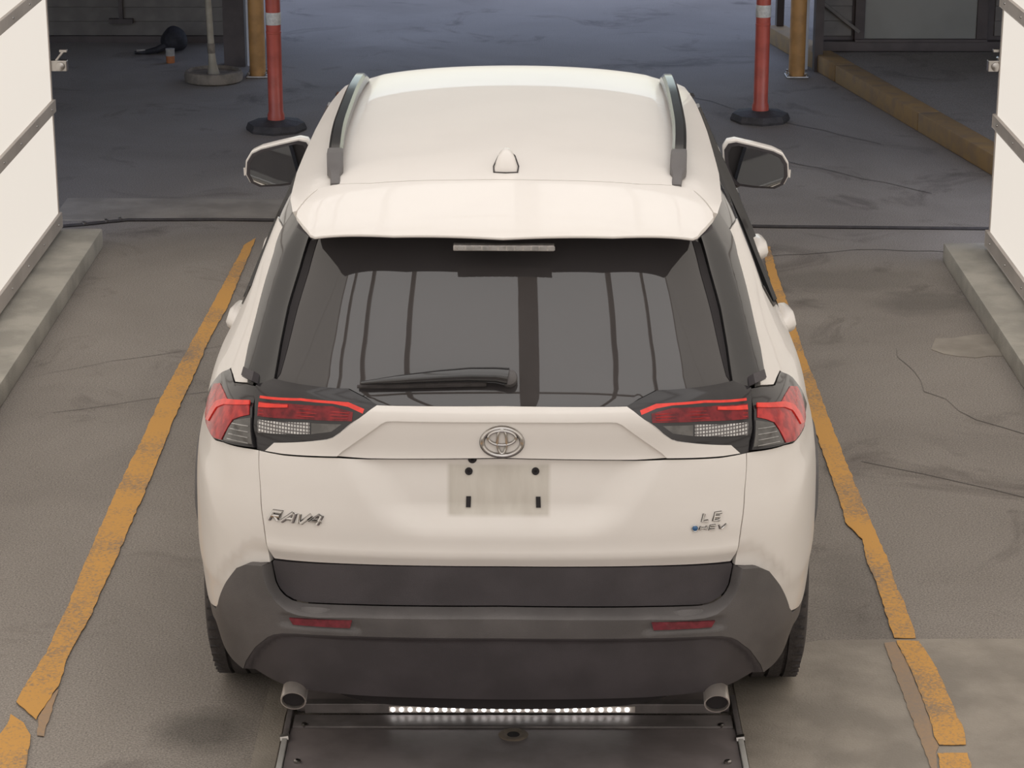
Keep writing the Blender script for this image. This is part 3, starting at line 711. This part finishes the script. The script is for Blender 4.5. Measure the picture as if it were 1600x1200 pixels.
# --- tailgate
GB = [(.376, 1.146), (.404, 1.124), (.437, 1.101), (.472, 1.072), (.490, 1.061), (.506, 1.0565), (.663, 1.036), (.686, 1.012), (.631, 1.012), (.464, 1.018)]
def garnbase(s, z):
    a = abs(s); base = .014 + .038 * sstep(1.015, 1.128, z) - .014 * sstep(1.130, 1.150, z)
    return base * (1 - .55 * sstep(.45, .66, a))
def garnoff(s, z): return garnbase(s, z) - .011
band = [(0, 1.150)] + GB[:9] + [(.466, 1.0185), (.456, 1.030), (.352, 1.103), (.338, 1.109), (.318, 1.1105), (0, 1.1125)]
gp = patch('tailgate_garnish', full(band), 'paint', car, onS(garnbase), .010, .026, .002)
face = [(0, 1.1155), (.322, 1.1135), (.342, 1.112), (.360, 1.104), (.462, 1.033), (.472, 1.0190), (.381, 1.017), (0, 1.025)]
patch('garnish_face', full(face), 'paint', gp, onS(garnoff), .012, .026, .002)
HT = [(0, 1.021), (.381, 1.013), (.462, 1.014), (.625, 1.008), (.704, 1.009), (.688, .94), (.667, .865), (.655, .815), (.648, .777), (.640, .74), (.631, .712), (.4, .716), (0, .719)]
def hatchoff(s, z):
    a = abs(s); h = .24 + (z - .80) * .75
    o = .007 - .028 * (1 - sstep(h - .07, h + .07, a)) * sstep(.80, .90, z)
    return o - .018 * (1 - sstep(.700, .752, z)) + .003 * math.exp(-((z - .756) / .016) ** 2)
hatch = patch('tailgate_panel', full(HT), 'paint_plate_print', car, onS(hatchoff), .013, .02)
BK = [(0, .715), (.4, .712), (.633, .706), (.636, .70), (.626, .644), (.615, .622), (.598, .606), (.575, .595), (.543, .590), (.408, .594), (0, .600)]
patch('tailgate_cladding', full(BK), 'plastic_dark', car, onS(lambda s, z: -.012 + .004 * sstep(.60, .70, z)), .018, .02)
GL = [(0, 1.156), (.386, 1.153), (.424, 1.170), (.482, 1.188), (.742, 1.185), (.764, 1.26), (.782, 1.348), (.788, 1.439), (.800, 1.520), (.78, 1.545), (.5, 1.562), (0, 1.566)]
glass = patch('rear_window', full(GL), 'glass_dark', car, onS(lambda s, z: -.004), .02, .006)
FIN_REFL = [(.743, 1.187), (.764, 1.26), (.782, 1.348), (.788, 1.439), (.797, 1.505), (.76, 1.520), (.748, 1.439), (.745, 1.348), (.738, 1.26), (.735, 1.20)]
for sg in (-1, 1): patch('fin_reflection', half(FIN_REFL, sg), 'gap_dark', glass, onS(-.0025), .02, .002)  # dark strip along the glass edge paints in the side fin's reflection
# wiper
def wip(t, dz=0, off=.02):
    return onS(off)(*t)
bm = bmesh.new(); P0 = onS(.030)
A = [(.020, 1.215), (-.02, 1.219), (-.10, 1.219), (-.20, 1.214), (-.32, 1.205), (-.44, 1.193)]
tube(bm, [P0(*a) for a in A], [.025, .022, .021, .018, .013, .005], 10); wiper = bm_obj('wiper_arm', bm, 'gloss_black', car, True)
bm = bmesh.new(); lathe(bm, [(.022, -.03), (.023, .0), (.021, .010), (.012, .016)], 18, Matrix.Translation(P0(.022, 1.213)) @ Matrix.Rotation(math.radians(62), 4, 'X')); bm_obj('wiper_cap', bm, 'plastic', wiper, True)
bm = bmesh.new(); P1 = onS(.010); tube(bm, [P1(-.05, 1.205), P1(-.18, 1.203), P1(-.32, 1.197), P1(-.455, 1.190)], [.008, .010, .009, .005], 8); bm_obj('wiper_blade', bm, 'rubber', wiper, True)
# side fins beside the glass, black trim at the roof's rear corners
FN = [(.874, 1.157), (.915, 1.224), (.934, 1.29), (.987, 1.439), (1.038, 1.491), (1.036, 1.545), (.93, 1.552), (.806, 1.525), (.792, 1.439), (.786, 1.348), (.768, 1.26), (.746, 1.182), (.79, 1.160)]
for sg in (-1, 1):
    f = patch('side_fin', half(FN, sg) if sg > 0 else half(FN, sg)[::-1], 'gloss_black', car, onS(lambda s, z: .004 + .022 * sstep(.77, .86, abs(s) - .12 * (z - 1.2)) * (1 - .6 * sstep(1.45, 1.55, z))), .016, .03)
    FF = [(.800, 1.160), (.866, 1.160), (.872, 1.178), (.806, 1.180)]
    patch('fin_foot', half(FF, sg) if sg > 0 else half(FF, sg)[::-1], 'plastic_dark', f, onS(.034), .012, .03)
# screws and slots of the plate, holes
def stud(name, s, z, r, m, h=.006):
    p = Vector(onS(hatchoff)(s, z)); q = Vector(onS(lambda a, b: hatchoff(a, b) + 1)(s, z)) - p
    bm = bmesh.new(); lathe(bm, [(r, -.004), (r, h * .6), (r * .75, h), (r * .4, h), (r * .35, h * .4)], 16, Matrix.Translation(p) @ q.to_track_quat('Z', 'Y').to_matrix().to_4x4()); return bm_obj(name, bm, m, hatch, True)
stud('plate_screw', -.093, .986, .0105, 'gap_dark'); stud('plate_screw', .095, .987, .0105, 'gap_dark')
stud('grommet', -.084, 1.020, .012, 'gap_dark')
for s in (-.092, .101):
    R_ = [(s - .0065, .886), (s + .0065, .886), (s + .0065, .916), (s - .0065, .916)]
    patch('plate_slot', R_, 'gap_dark', hatch, onS(lambda a, b: hatchoff(a, b) + .0035), .01, .006)
# emblem: three chrome ovals
def oval(parent, name, c, a, b, r, off):
    bm = bmesh.new(); Pq = onS(lambda s, z: garnoff(s, z) + off)
    tube(bm, [Pq(c[0] + a * math.cos(2 * PI * k / 40), c[1] + b * math.sin(2 * PI * k / 40)) for k in range(40)], r, 8, True); return bm_obj(name, bm, 'chrome', parent, True)
emb = oval(car, 'emblem', (.001, 1.0655), .0575, .0345, .0058, .004)
oval(emb, 'emblem_edge', (.001, 1.0650), .0575, .0345, .0075, -.001).data.materials[0] = M['badge_edge']
oval(emb, 'emblem_oval', (.001, 1.0755), .040, .0175, .0045, .006)
oval(emb, 'emblem_oval', (.001, 1.0665), .0135, .0300, .0042, .006)
# badges as raised letters
GLY = {'R': [[(0, 0), (0, 1), (.75, 1), (.75, .5), (0, .5)], [(.3, .5), (.8, 0)]], 'A': [[(0, 0), (.55, 1), (.75, 1), (.9, 0)], [(.3, .4), (.8, .4)]],
       'V': [[(0, 1), (.3, 0), (.5, 0), (1, 1)]], '4': [[(.75, 0), (.75, 1), (.55, 1), (0, .35), (1, .35)]], 'L': [[(0, 1), (0, 0), (.7, 0)]],
       'E': [[(.75, 1), (0, 1), (0, 0), (.75, 0)], [(0, .5), (.65, .5)]], 'H': [[(0, 0), (0, 1)], [(.8, 0), (.8, 1)], [(0, .5), (.8, .5)]]}
def badge(name, text, s0, z0, w, h, gap, th, shear, off=.004):
    root = None
    for i, ch in enumerate(text):
        bm = bmesh.new(); be = bmesh.new(); Pq = onS(lambda s, z: hatchoff(s, z) + off); Pe = onS(lambda s, z: hatchoff(s, z) + off - .0045)
        for st in GLY[ch]:
            tube(bm, [Pq(s0 + i * (w + gap) + a * w + shear * b * h, z0 + b * h) for a, b in st], th, 6)
            tube(be, [Pe(s0 + i * (w + gap) + a * w + shear * b * h, z0 + b * h) for a, b in st], th + .0014, 6)
        o = bm_obj('letter', bm, 'chrome', root or car, True, sharp=50)
        if root is None: root = o; o.name = name; o.data.name = name
        bm_obj('letter_edge', be, 'badge_edge', root, True)
    root['label'] = 'raised chrome lettering on the tailgate'; return root
badge('model_badge', 'RAV4', -.640, .831, .0335, .025, .004, .0050, .5)
badge('trim_badge', 'LE', .545, .843, .024, .020, .007, .0032, .4)
hb = badge('hybrid_badge', 'HEV', .537, .8185, .021, .0105, .0045, .0019, .4)
p = Vector(onS(lambda a, b: hatchoff(a, b) + .003)(.524, .8255)); bm = bmesh.new(); lathe(bm, [(.0085, -.003), (.0085, .002), (.005, .0045), (.001, .005)], 18, Matrix.Translation(p) @ Matrix.Rotation(PI / 2, 4, 'X')); bm_obj('badge_dot', bm, 'badge_blue', hb, True)
bm = bmesh.new(); tube(bm, [p + Vector((.0088 * math.cos(a * PI / 10), -.002, .0088 * math.sin(a * PI / 10))) for a in range(20)], .0013, 6, True); bm_obj('badge_ring', bm, 'chrome', hb, True)

# --- tail lights: an outer lamp on each quarter and an inner one on the tailgate
LT = dict(
 OUT=[(1.108, 1.128), (1.07, 1.130), (1.032, 1.128), (.972, 1.124), (.866, 1.146), (.812, 1.153), (.770, 1.09), (.722, 1.014), (.88, .994), (.948, .98), (1.16, .963), (1.214, .97), (1.264, .996), (1.253, 1.036), (1.197, 1.086)],
 O_RED=[(1.188, 1.062), (1.093, 1.088), (.998, 1.09), (.935, 1.086), (.802, 1.115), (.778, 1.085), (.812, 1.072), (.842, 1.057), (.854, 1.034), (.87, .998), (.934, .986), (1.081, .985), (1.15, .99), (1.19, 1.02)],
 O_BAR=[(1.023, 1.058), (.954, 1.082), (.797, 1.118), (.791, 1.108), (.938, 1.071), (.989, 1.050), (1.031, 1.003), (1.079, .994), (1.06, 1.027)],
 O_CLR=[(.833, 1.058), (.767, 1.080), (.728, 1.021), (.856, 1.002), (.847, 1.034)],
 IN=[(.800, 1.156), (.742, 1.184), (.482, 1.184), (.424, 1.166), (.378, 1.150), (.372, 1.140), (.435, 1.090), (.49, 1.045), (.64, 1.02), (.683, 1.008), (.716, 1.012), (.757, 1.09)],
 I_LINE=[(.764, 1.137), (.62, 1.152), (.518, 1.153), (.47, 1.153), (.417, 1.139), (.419, 1.128), (.468, 1.142), (.517, 1.147), (.619, 1.146), (.762, 1.131)],
 I_BAR=[(.754, 1.121), (.654, 1.132), (.651, 1.125), (.750, 1.110)],
 I_RED=[(.760, 1.124), (.657, 1.135), (.515, 1.141), (.449, 1.130), (.446, 1.108), (.601, 1.103), (.743, 1.089)],
 I_WHT=[(.736, 1.081), (.571, 1.097), (.560, 1.069), (.719, 1.052)],
 I_SMK=[(.565, 1.096), (.475, 1.099), (.499, 1.079), (.555, 1.069)])
def hp(k, sg): return half(LT[k], sg)
def lp(name, k, m, parent, off, sg, res=.014, depth=.02): return patch(name, hp(k, sg), m, parent, onS(off), res, depth)
for sg in (-1, 1):
    o = lp('tail_light_outer', 'OUT', 'lamp_housing', car, lambda s, z: .006 + .008 * sstep(.97, 1.0, z) * (1 - sstep(1.10, 1.13, z)), sg)
    lp('red_lens', 'O_RED', 'lamp_red', o, .0165, sg, .012, .006); lp('light_bar', 'O_BAR', 'lamp_red_bright', o, .0195, sg, .01, .004)
    lp('smoked_lens', 'O_CLR', 'lamp_smoke', o, .0165, sg, .012, .006)
    for k in range(4):
        z = 1.018 + k * .013; bm = bmesh.new(); Pq = onS(.0175); tube(bm, [Pq(sg * (.742 + k * .006), z + .002), Pq(sg * (.79), z - .002), Pq(sg * (.835), z - .008)], .0016, 5); bm_obj('lens_rib', bm, 'lamp_clear', o)
    i_ = lp('tail_light_inner', 'IN', 'lamp_housing', car, lambda s, z: .004 + .012 * sstep(1.03, 1.07, z) * (1 - .6 * sstep(1.15, 1.185, z)), sg)
    lp('red_lens', 'I_RED', 'lamp_red_dark', i_, .018, sg, .012, .006); lp('light_line', 'I_LINE', 'lamp_red_bright', i_, .0165, sg, .01, .008); lp('light_bar', 'I_BAR', 'lamp_red_bright', i_, .021, sg, .01, .005)
    lp('reversing_lens', 'I_WHT', 'lamp_grid', i_, .018, sg, .012, .006); lp('smoked_lens', 'I_SMK', 'lamp_smoke', i_, .017, sg, .012, .006)
    for k in range(3):
        bm = bmesh.new(); Pq = onS(.0195); tube(bm, [Pq(sg * (.750 - k * .005), 1.1105 - .008 * k), Pq(sg * .60, 1.127 - .0085 * k), Pq(sg * .46, 1.127 - .007 * k)], .0011, 5); bm_obj('lens_rib', bm, 'lamp_red', i_)

# --- quarter panels, bumper, arches
WY, WZc, WR = .985, .362, .362                                            # rear wheel centre and radius
def arch(th, r, wy=WY):
    y = wy + r * math.cos(math.radians(th)); z = WZc + r * math.sin(math.radians(th)); return (s_at(y, z), z)
def side(y, z): return (s_at(y, z), z)
QL = [(.644, .706), (.707, .694), (.743, .674), (.786, .619), (.852, .534), (.90, .494), (1.0, .468), (1.08, .456)]
QL = [(s, z - .0065) for s, z in QL]
Q = [(.709, 1.009), (.692, .94), (.672, .865), (.660, .815), (.653, .777), (.648, .74)] + QL + [arch(th, .450) for th in (168, 163, 155, 147, 139, 131, 123, 115, 107, 99, 91, 83, 75, 67, 59, 51)] + [side(1.30, .78), side(1.315, .95), side(1.30, 1.08), side(1.18, 1.14), (1.60, 1.20), (1.44, 1.288), (1.455, 1.365), (1.467, 1.449), (1.475, 1.482), (1.25, 1.488), (1.044, 1.489), (.992, 1.439), (.939, 1.29), (.920, 1.224), (.879, 1.154), (.872, 1.150), (.972, 1.128), (1.032, 1.132), (1.108, 1.132), (1.200, 1.089), (1.257, 1.038), (1.268, .995), (1.216, .966), (1.16, .959), (.947, .976), (.879, .990), (.74, 1.007)]
TRI = [(1.046, 1.493), (1.25, 1.492), (1.480, 1.486), (1.49, 1.53), (1.49, 1.572), (1.30, 1.572), (1.043, 1.572)]
def qoff(s, z): return .004 * sstep(.55, .60, z) - .010 * (1 - sstep(.0, .05, z - (.72 - .9 * max(0, abs(s) - .70)) )) * (1 - sstep(.80, .95, abs(s)))
for sg in (-1, 1):
    patch('quarter_panel', half(Q, sg), 'paint', car, onS(qoff), .022, .02)
    patch('pillar_trim', half(TRI, sg), 'gloss_black', car, onS(.002), .02, .02)
    A = [arch(th, .452) for th in range(165, 14, -6)] + [arch(th, .385) for th in range(14, 166, 6)]
    patch('wheel_arch_trim', half(A, sg), 'plastic', car, onS(lambda s, z: -.018 + .030 * sstep(.52, .68, z)), .025, .05)
BU = [(0, .596), (.408, .590), (.545, .586), (.580, .591), (.604, .603), (.619, .619), (.631, .642), (.641, .70), (.704, .690), (.739, .670), (.782, .616), (.848, .522), (.895, .484), (1.0, .457), (1.08, .445), arch(171, .453), arch(175, .453), (1.125, .385), (1.06, .398), (.98, .41), (.9, .402), (.85, .372), (.80, .350), (.75, .330), (.69, .318), (.64, .312), (.412, .303), (0, .301)]
INNER = BU[:8]; LEDGE = [(0, .581), (.404, .575), (.500, .569), (.548, .571), (.580, .580), (.610, .601), (.630, .63), (.644, .662), (.651, .699)]
def pdist(p, L):
    best = 9
    for a, b in zip(L, L[1:]):
        dx, dy = b[0] - a[0], b[1] - a[1]; k = ((p[0] - a[0]) * dx + (p[1] - a[1]) * dy) / (dx * dx + dy * dy or 1); k = min(max(k, 0), 1)
        best = min(best, math.hypot(p[0] - a[0] - k * dx, p[1] - a[1] - k * dy))
    return best
SKL = [(0, .524), (.391, .520), (.560, .515), (.597, .511), (.625, .501), (.647, .487), (.695, .441), (.746, .372), (.764, .338)]
def bmain(a): return .036 - .018 * sstep(.58, .75, a) - .020 * sstep(.80, .98, a)
def bumpoff(s, z):
    a = abs(s); o = bmain(a)
    rx = max(abs(a - .492) - .092, 0); rz = max(abs(z - .5505) - .010, 0); pk = (1 - sstep(0, .03, rx)) * (1 - sstep(0, .012, rz))
    return o - .010 * pk
bumper = patch('rear_bumper', full(LEDGE + BU[8:BU.index((.80, .350)) + 1] + SKL[::-1]), 'plastic', car, onS(bumpoff), .0115, .03, .002)
def resample(L, n):
    d = [0.]
    for a, b in zip(L, L[1:]): d.append(d[-1] + math.dist(a, b))
    out = []
    for k in range(n + 1):
        q = d[-1] * k / n; i = min(max(bisect.bisect_right(d, q) - 1, 0), len(L) - 2); u = (q - d[i]) / (d[i + 1] - d[i])
        out.append((L[i][0] + (L[i + 1][0] - L[i][0]) * u, L[i][1] + (L[i + 1][1] - L[i][1]) * u))
    return out
def shelf():
    n = 70; I_ = resample(INNER, n); O_ = resample(LEDGE, n); rows = 5; verts = []; faces = []
    cols = [(-1, k) for k in range(n, 0, -1)] + [(1, k) for k in range(n + 1)]
    for sg, k in cols:
        for r in range(rows):
            u = r / (rows - 1); a = I_[k][0] + (O_[k][0] - I_[k][0]) * u; z = I_[k][1] + (O_[k][1] - I_[k][1]) * u
            verts.append(onS(-.012 + (bmain(a) + .012) * math.sin(u * PI / 2))(sg * a, z))
    for c in range(len(cols) - 1):
        for r in range(rows - 1): faces.append((c * rows + r, c * rows + r + 1, (c + 1) * rows + r + 1, (c + 1) * rows + r))
    me = bpy.data.meshes.new('bumper_shelf'); me.from_pydata(verts, [], faces); me.update()
    for q in me.polygons: q.use_smooth = True
    return link('bumper_shelf', me, 'plastic', bumper)
shelf()
def valoff(s, z):
    a = abs(s); return bmain(a) - .003 - .020 * sstep(.004, .024, pdist((a, z), SKL))
VA = [(s, z - .0025 if s < .6 else z - .001) for s, z in SKL] + [(.75, .330), (.69, .318), (.64, .312), (.412, .303), (0, .301)]
patch('lower_valance', full(VA), 'plastic_dark', bumper, onS(valoff), .0105, .03, .002)
RF = [(.577, .558), (.404, .5655), (.411, .5415), (.568, .540)]
for sg in (-1, 1): patch('reflector', half(RF, sg), 'reflector_red', bumper, onS(lambda s, z: bmain(abs(s)) - .004), .012, .01)

# --- exhaust tips
for x in (-.588, .603):
    bm = bmesh.new(); n = 28; rings = []
    for r, y, z in ((.0355, .40, .305), (.0355, .16, .293), (.0365, .108, .288), (.0360, .102, .2875), (.0325, .102, .2875), (.0315, .115, .2885), (.0315, .30, .300)):
        rings.append([bm.verts.new((x + r * math.cos(2 * PI * k / n), y - r * .55 * math.sin(2 * PI * k / n), z + r * math.sin(2 * PI * k / n))) for k in range(n)])
    for a, b in zip(rings, rings[1:]):
        for k in range(n): bm.faces.new((a[k], a[(k + 1) % n], b[(k + 1) % n], b[k]))
    ex = bm_obj('exhaust_tip', bm, 'tip_steel', car, True)
    bm = bmesh.new(); lathe(bm, [(.0322, 0), (.0322, .003)], 20, Matrix.Translation((x, .118, .2885)) @ Matrix.Rotation(math.radians(119), 4, 'X')); bm_obj('exhaust_bore', bm, 'gap_dark', ex)

# --- sides: doors, windows, fenders, cladding, handles, mirrors
def sg_patch(name, pts, m, off, res=.04, depth=.02, parent=None): return [patch(name, half(pts, sg), m, parent or car, onS(off), res, depth) for sg in (-1, 1)]
RD = [side(1.307, .80), side(1.322, .95), side(1.307, 1.085), side(1.7, 1.085), side(2.26, 1.07), side(2.25, .8), side(2.24, .43), side(1.46, .43)] + [arch(th, .455) for th in (12, 22, 32, 42)]
FD = [side(2.25, .43), side(2.26, .8), side(2.27, 1.07), side(2.8, 1.055), side(3.15, 1.04), side(3.2, .9), side(3.15, .43)]
FWY = 3.675
FE = [side(3.16, .43), side(3.21, .9), side(3.16, 1.04), side(3.4, 1.02), side(3.9, .97), side(4.12, .93), side(4.2, .62)] + [arch(th, .455, FWY) for th in range(40, 172, 10)]
sg_patch('rear_door', RD, 'paint', .002); sg_patch('front_door', FD, 'paint', .002); sg_patch('front_fender', FE, 'paint', .002)
RW = [(1.45, 1.292), (1.61, 1.206), side(1.19, 1.148), side(1.31, 1.096), side(1.7, 1.094), side(2.24, 1.08), side(2.20, 1.50), side(2.0, 1.57), side(1.4, 1.575), (1.50, 1.57), (1.49, 1.49), (1.473, 1.449), (1.461, 1.365)]
FW = [side(2.27, 1.08), side(2.8, 1.066), side(2.98, 1.07), side(2.72, 1.28), side(2.42, 1.52), side(2.3, 1.565), side(2.10, 1.57), side(2.23, 1.50)]
for w in sg_patch('rear_side_window', RW, 'side_glass', -.004, .035): pass
for w in sg_patch('front_side_window', FW, 'side_glass', -.004, .035): pass
def strip(name, pts, r, m, off):
    for sg in (-1, 1):
        bm = bmesh.new(); Pq = onS(off); tube(bm, [Pq(sg * s, z) for s, z in pts], r, 6); bm_obj(name, bm, m, car, True)
strip('belt_moulding', [(1.46, 1.286), (1.61, 1.202), side(1.19, 1.142), side(1.31, 1.091), side(1.7, 1.089), side(2.26, 1.075), side(2.98, 1.06)], .008, 'gloss_black', .002)
strip('window_divider', [side(1.38, 1.10), side(1.40, 1.35), side(1.45, 1.57)], .014, 'gloss_black', .002)
strip('door_frame', [side(2.255, 1.08), side(2.24, 1.3), side(2.14, 1.57)], .022, 'gloss_black', .002)
strip('roof_drip', [(1.05, 1.578), side(1.2, 1.592), side(1.8, 1.592), side(2.3, 1.58), side(2.45, 1.55)], .013, 'gloss_black', -.004)
SC = [arch(8, .455), side(1.46, .44), side(2.3, .44), side(3.15, .44), side(3.22, .30), side(2.3, .235), side(1.42, .235)]
sg_patch('sill_cladding', SC, 'plastic', .012, .05, .05)
A = [arch(th, .455, FWY) for th in range(165, 14, -8)] + [arch(th, .385, FWY) for th in range(14, 166, 8)]
sg_patch('wheel_arch_trim', A, 'plastic', .010, .03, .05)
for sg in (-1, 1):
    for y in (1.50, 2.42):                                              # door handles
        bm = bmesh.new(); Pq = onS(.016); z = .972; Pi = onS(.0)
        pts = [Pi(sg * s_at(y, z), z), Pq(sg * s_at(y + .03, z), z), onS(.022)(sg * s_at(y + .12, z), z), Pq(sg * s_at(y + .20, z), z), Pi(sg * s_at(y + .235, z), z)]
        tube(bm, pts, [.014, .028, .027, .025, .012], 10); bm_obj('door_handle', bm, 'paint', car, True)
def mirror(sg):
    OUTL = [(1.034, 1.150), (1.030, 1.20), (1.010, 1.232), (.975, 1.247), (.90, 1.262), (.83, 1.274), (.800, 1.266), (.785, 1.240), (.790, 1.18), (.812, 1.125), (.84, 1.098), (.90, 1.094), (.985, 1.096), (1.018, 1.115)]
    y0 = 2.96; cx, cz = .91, 1.18; bm = bmesh.new(); rings = []
    for k, (sc, dy) in enumerate(((.975, -.004), (1.0, .0), (1.0, .03), (.97, .07), (.86, .115), (.6, .145), (.2, .155))):
        rings.append([bm.verts.new((sg * (cx + (x - cx) * sc), y0 + dy, cz + (z - cz) * sc)) for x, z in OUTL])
    n = len(OUTL)
    for a, b in zip(rings, rings[1:]):
        for k in range(n): bm.faces.new((a[k], a[(k + 1) % n], b[(k + 1) % n], b[k]))
    bm.faces.new(rings[-1]); bm.faces.new(rings[0][::-1]); h = bm_obj('wing_mirror', bm, 'paint', car, True, sharp=50)
    def plate(name, sc, dy, m, d=.006, dx=0):
        bm = bmesh.new(); a = [bm.verts.new((sg * (cx + dx + (x - cx) * sc), y0 + dy, cz - .004 + (z - cz) * sc)) for x, z in OUTL]; b = [bm.verts.new(v.co + Vector((0, d, 0))) for v in a]
        bm.faces.new(a); bm.faces.new(b[::-1])
        for k in range(n): bm.faces.new((a[k], b[k], b[(k + 1) % n], a[(k + 1) % n]))
        return bm_obj(name, bm, m, h)
    plate('mirror_bezel', .955, -.009, 'plastic_dark'); mg = plate('mirror_glass', .84, -.013, 'mirror')
    # tilt the glass a little outward and down
    for v in mg.data.vertices:
        v.co.y += (v.co.x * sg - cx) * -.06 - .004
    bm = bmesh.new(); tube(bm, [(sg * .86, y0 + .05, 1.12), (sg * .80, y0 + .05, 1.085), (sg * .74, y0 + .05, 1.06)], [.03, .032, .04], 10); bm_obj('mirror_arm', bm, 'plastic_dark', h, True)
    bm = bmesh.new(); tube(bm, [(sg * 1.034, y0 + .01, 1.140), (sg * 1.036, y0 + .015, 1.17)], .006, 8); bm_obj('turn_signal', bm, 'chrome', h, True)
    for q in [h] + list(h.children):                                      # the mirror head turned towards the driver
        for v in q.data.vertices: v.co.y -= .30 * (v.co.x * sg - cx)
for sg in (-1, 1): mirror(sg)

# --- front: windshield, hood, fascia
def ws(x, t):
    a = abs(x) / .7; return (x * (1 + .14 * (1 - t)), 3.16 - .70 * t - .10 * a * a * (1 - .3 * t), 1.055 + .565 * t - .075 * a ** 2 * t)
patch('windshield', [(-.60, 0), (.60, 0), (.60, 1), (-.60, 1)], 'side_glass', car, ws, .06, .01, flip=True)
HZ = Sp([(3.05, 1.062), (3.4, 1.05), (3.9, 1.005), (4.3, .93), (4.45, .87)])
hoodp = [(-.80, 3.12), (0, 3.2), (.80, 3.12), (.80, 3.9), (.74, 4.2), (.58, 4.38), (0, 4.47), (-.58, 4.38), (-.74, 4.2), (-.80, 3.9)]
patch('hood', hoodp, 'paint', car, lambda x, y: (x, y, HZ(y) - .05 * (abs(x) / .8) ** 2.5), .06, .03)
def fs(a): return SMAX - a
FB = [(fs(.0), .84), (fs(.35), .83), (fs(.6), .80), (s_at(4.13, .62) + .02, .66), (s_at(4.13, .5) + .02, .40), (fs(.6), .27), (fs(0), .26)]
for sg in (-1, 1):
    pp = half(FB, sg); patch('front_bumper', pp, 'plastic_dark', car, onS(.004), .05, .03)
    HL = [(fs(.36), .90), (fs(.36), .84), (fs(.62), .81), (fs(.95), .80), (fs(1.02), .90), (fs(.7), .92)]
    patch('headlight', half(HL, sg), 'lamp_clear', car, onS(.006), .04, .03)

# --- wheels
def wheel(x, y, sg):
    t = empty('wheel', (x, y, WZc)); t.parent = car
    Mx = Matrix.Rotation(PI / 2 * sg, 4, 'Y')
    bm = bmesh.new(); w = .1125; n = 56
    prof = [(.225, -w + .012), (.26, -w), (.315, -w + .002), (.340, -w + .010), (.352, -w + .022), (.3605, -w + .04), (.3618, -.055), (.352, -.053), (.352, -.045), (.3625, -.043), (.3625, -.006), (.353, -.004), (.353, .004), (.3625, .006), (.3625, .043), (.352, .045), (.352, .053), (.3618, .055), (.3605, w - .04), (.352, w - .022), (.340, w - .010), (.315, w - .002), (.26, w), (.225, w - .012)]
    lathe(bm, prof, n, Mx); tyre = bm_obj('tyre', bm, 'rubber', t, True, sharp=35)
    bm = bmesh.new()
    for k in range(60):
        a = 2 * PI * k / 60
        for s_ in (-1, 1):
            add_box(bm, -.004, .004, -.014, .014, .353, .3612, 0, Matrix.Rotation(a + (0 if s_ > 0 else PI / 60), 4, 'X') @ Matrix.Translation((s_ * .084, 0, 0)) @ Matrix.Rotation(PI / 2, 4, 'Z'))
    tb = bm_obj('tread_blocks', bm, 'rubber', tyre); tb['kind'] = 'stuff'
    bm = bmesh.new(); lathe(bm, [(.02, .04), (.05, .06), (.06, .05), (.21, .062), (.226, .092), (.23, .098), (.226, .08), (.20, -.08), (.05, -.085)], 40, Mx); bm_obj('rim', bm, 'alloy', t, True)
    for k in range(5):
        bm = bmesh.new(); add_box(bm, -.03, .03, .05, .215, .062, .085, .006, Mx @ Matrix.Rotation(2 * PI * k / 5, 4, 'Z')); bm_obj('spoke', bm, 'alloy', t, True)
    return t
for sg in (-1, 1):
    wheel(sg * .802, WY, sg); wheel(sg * .802, FWY, sg)
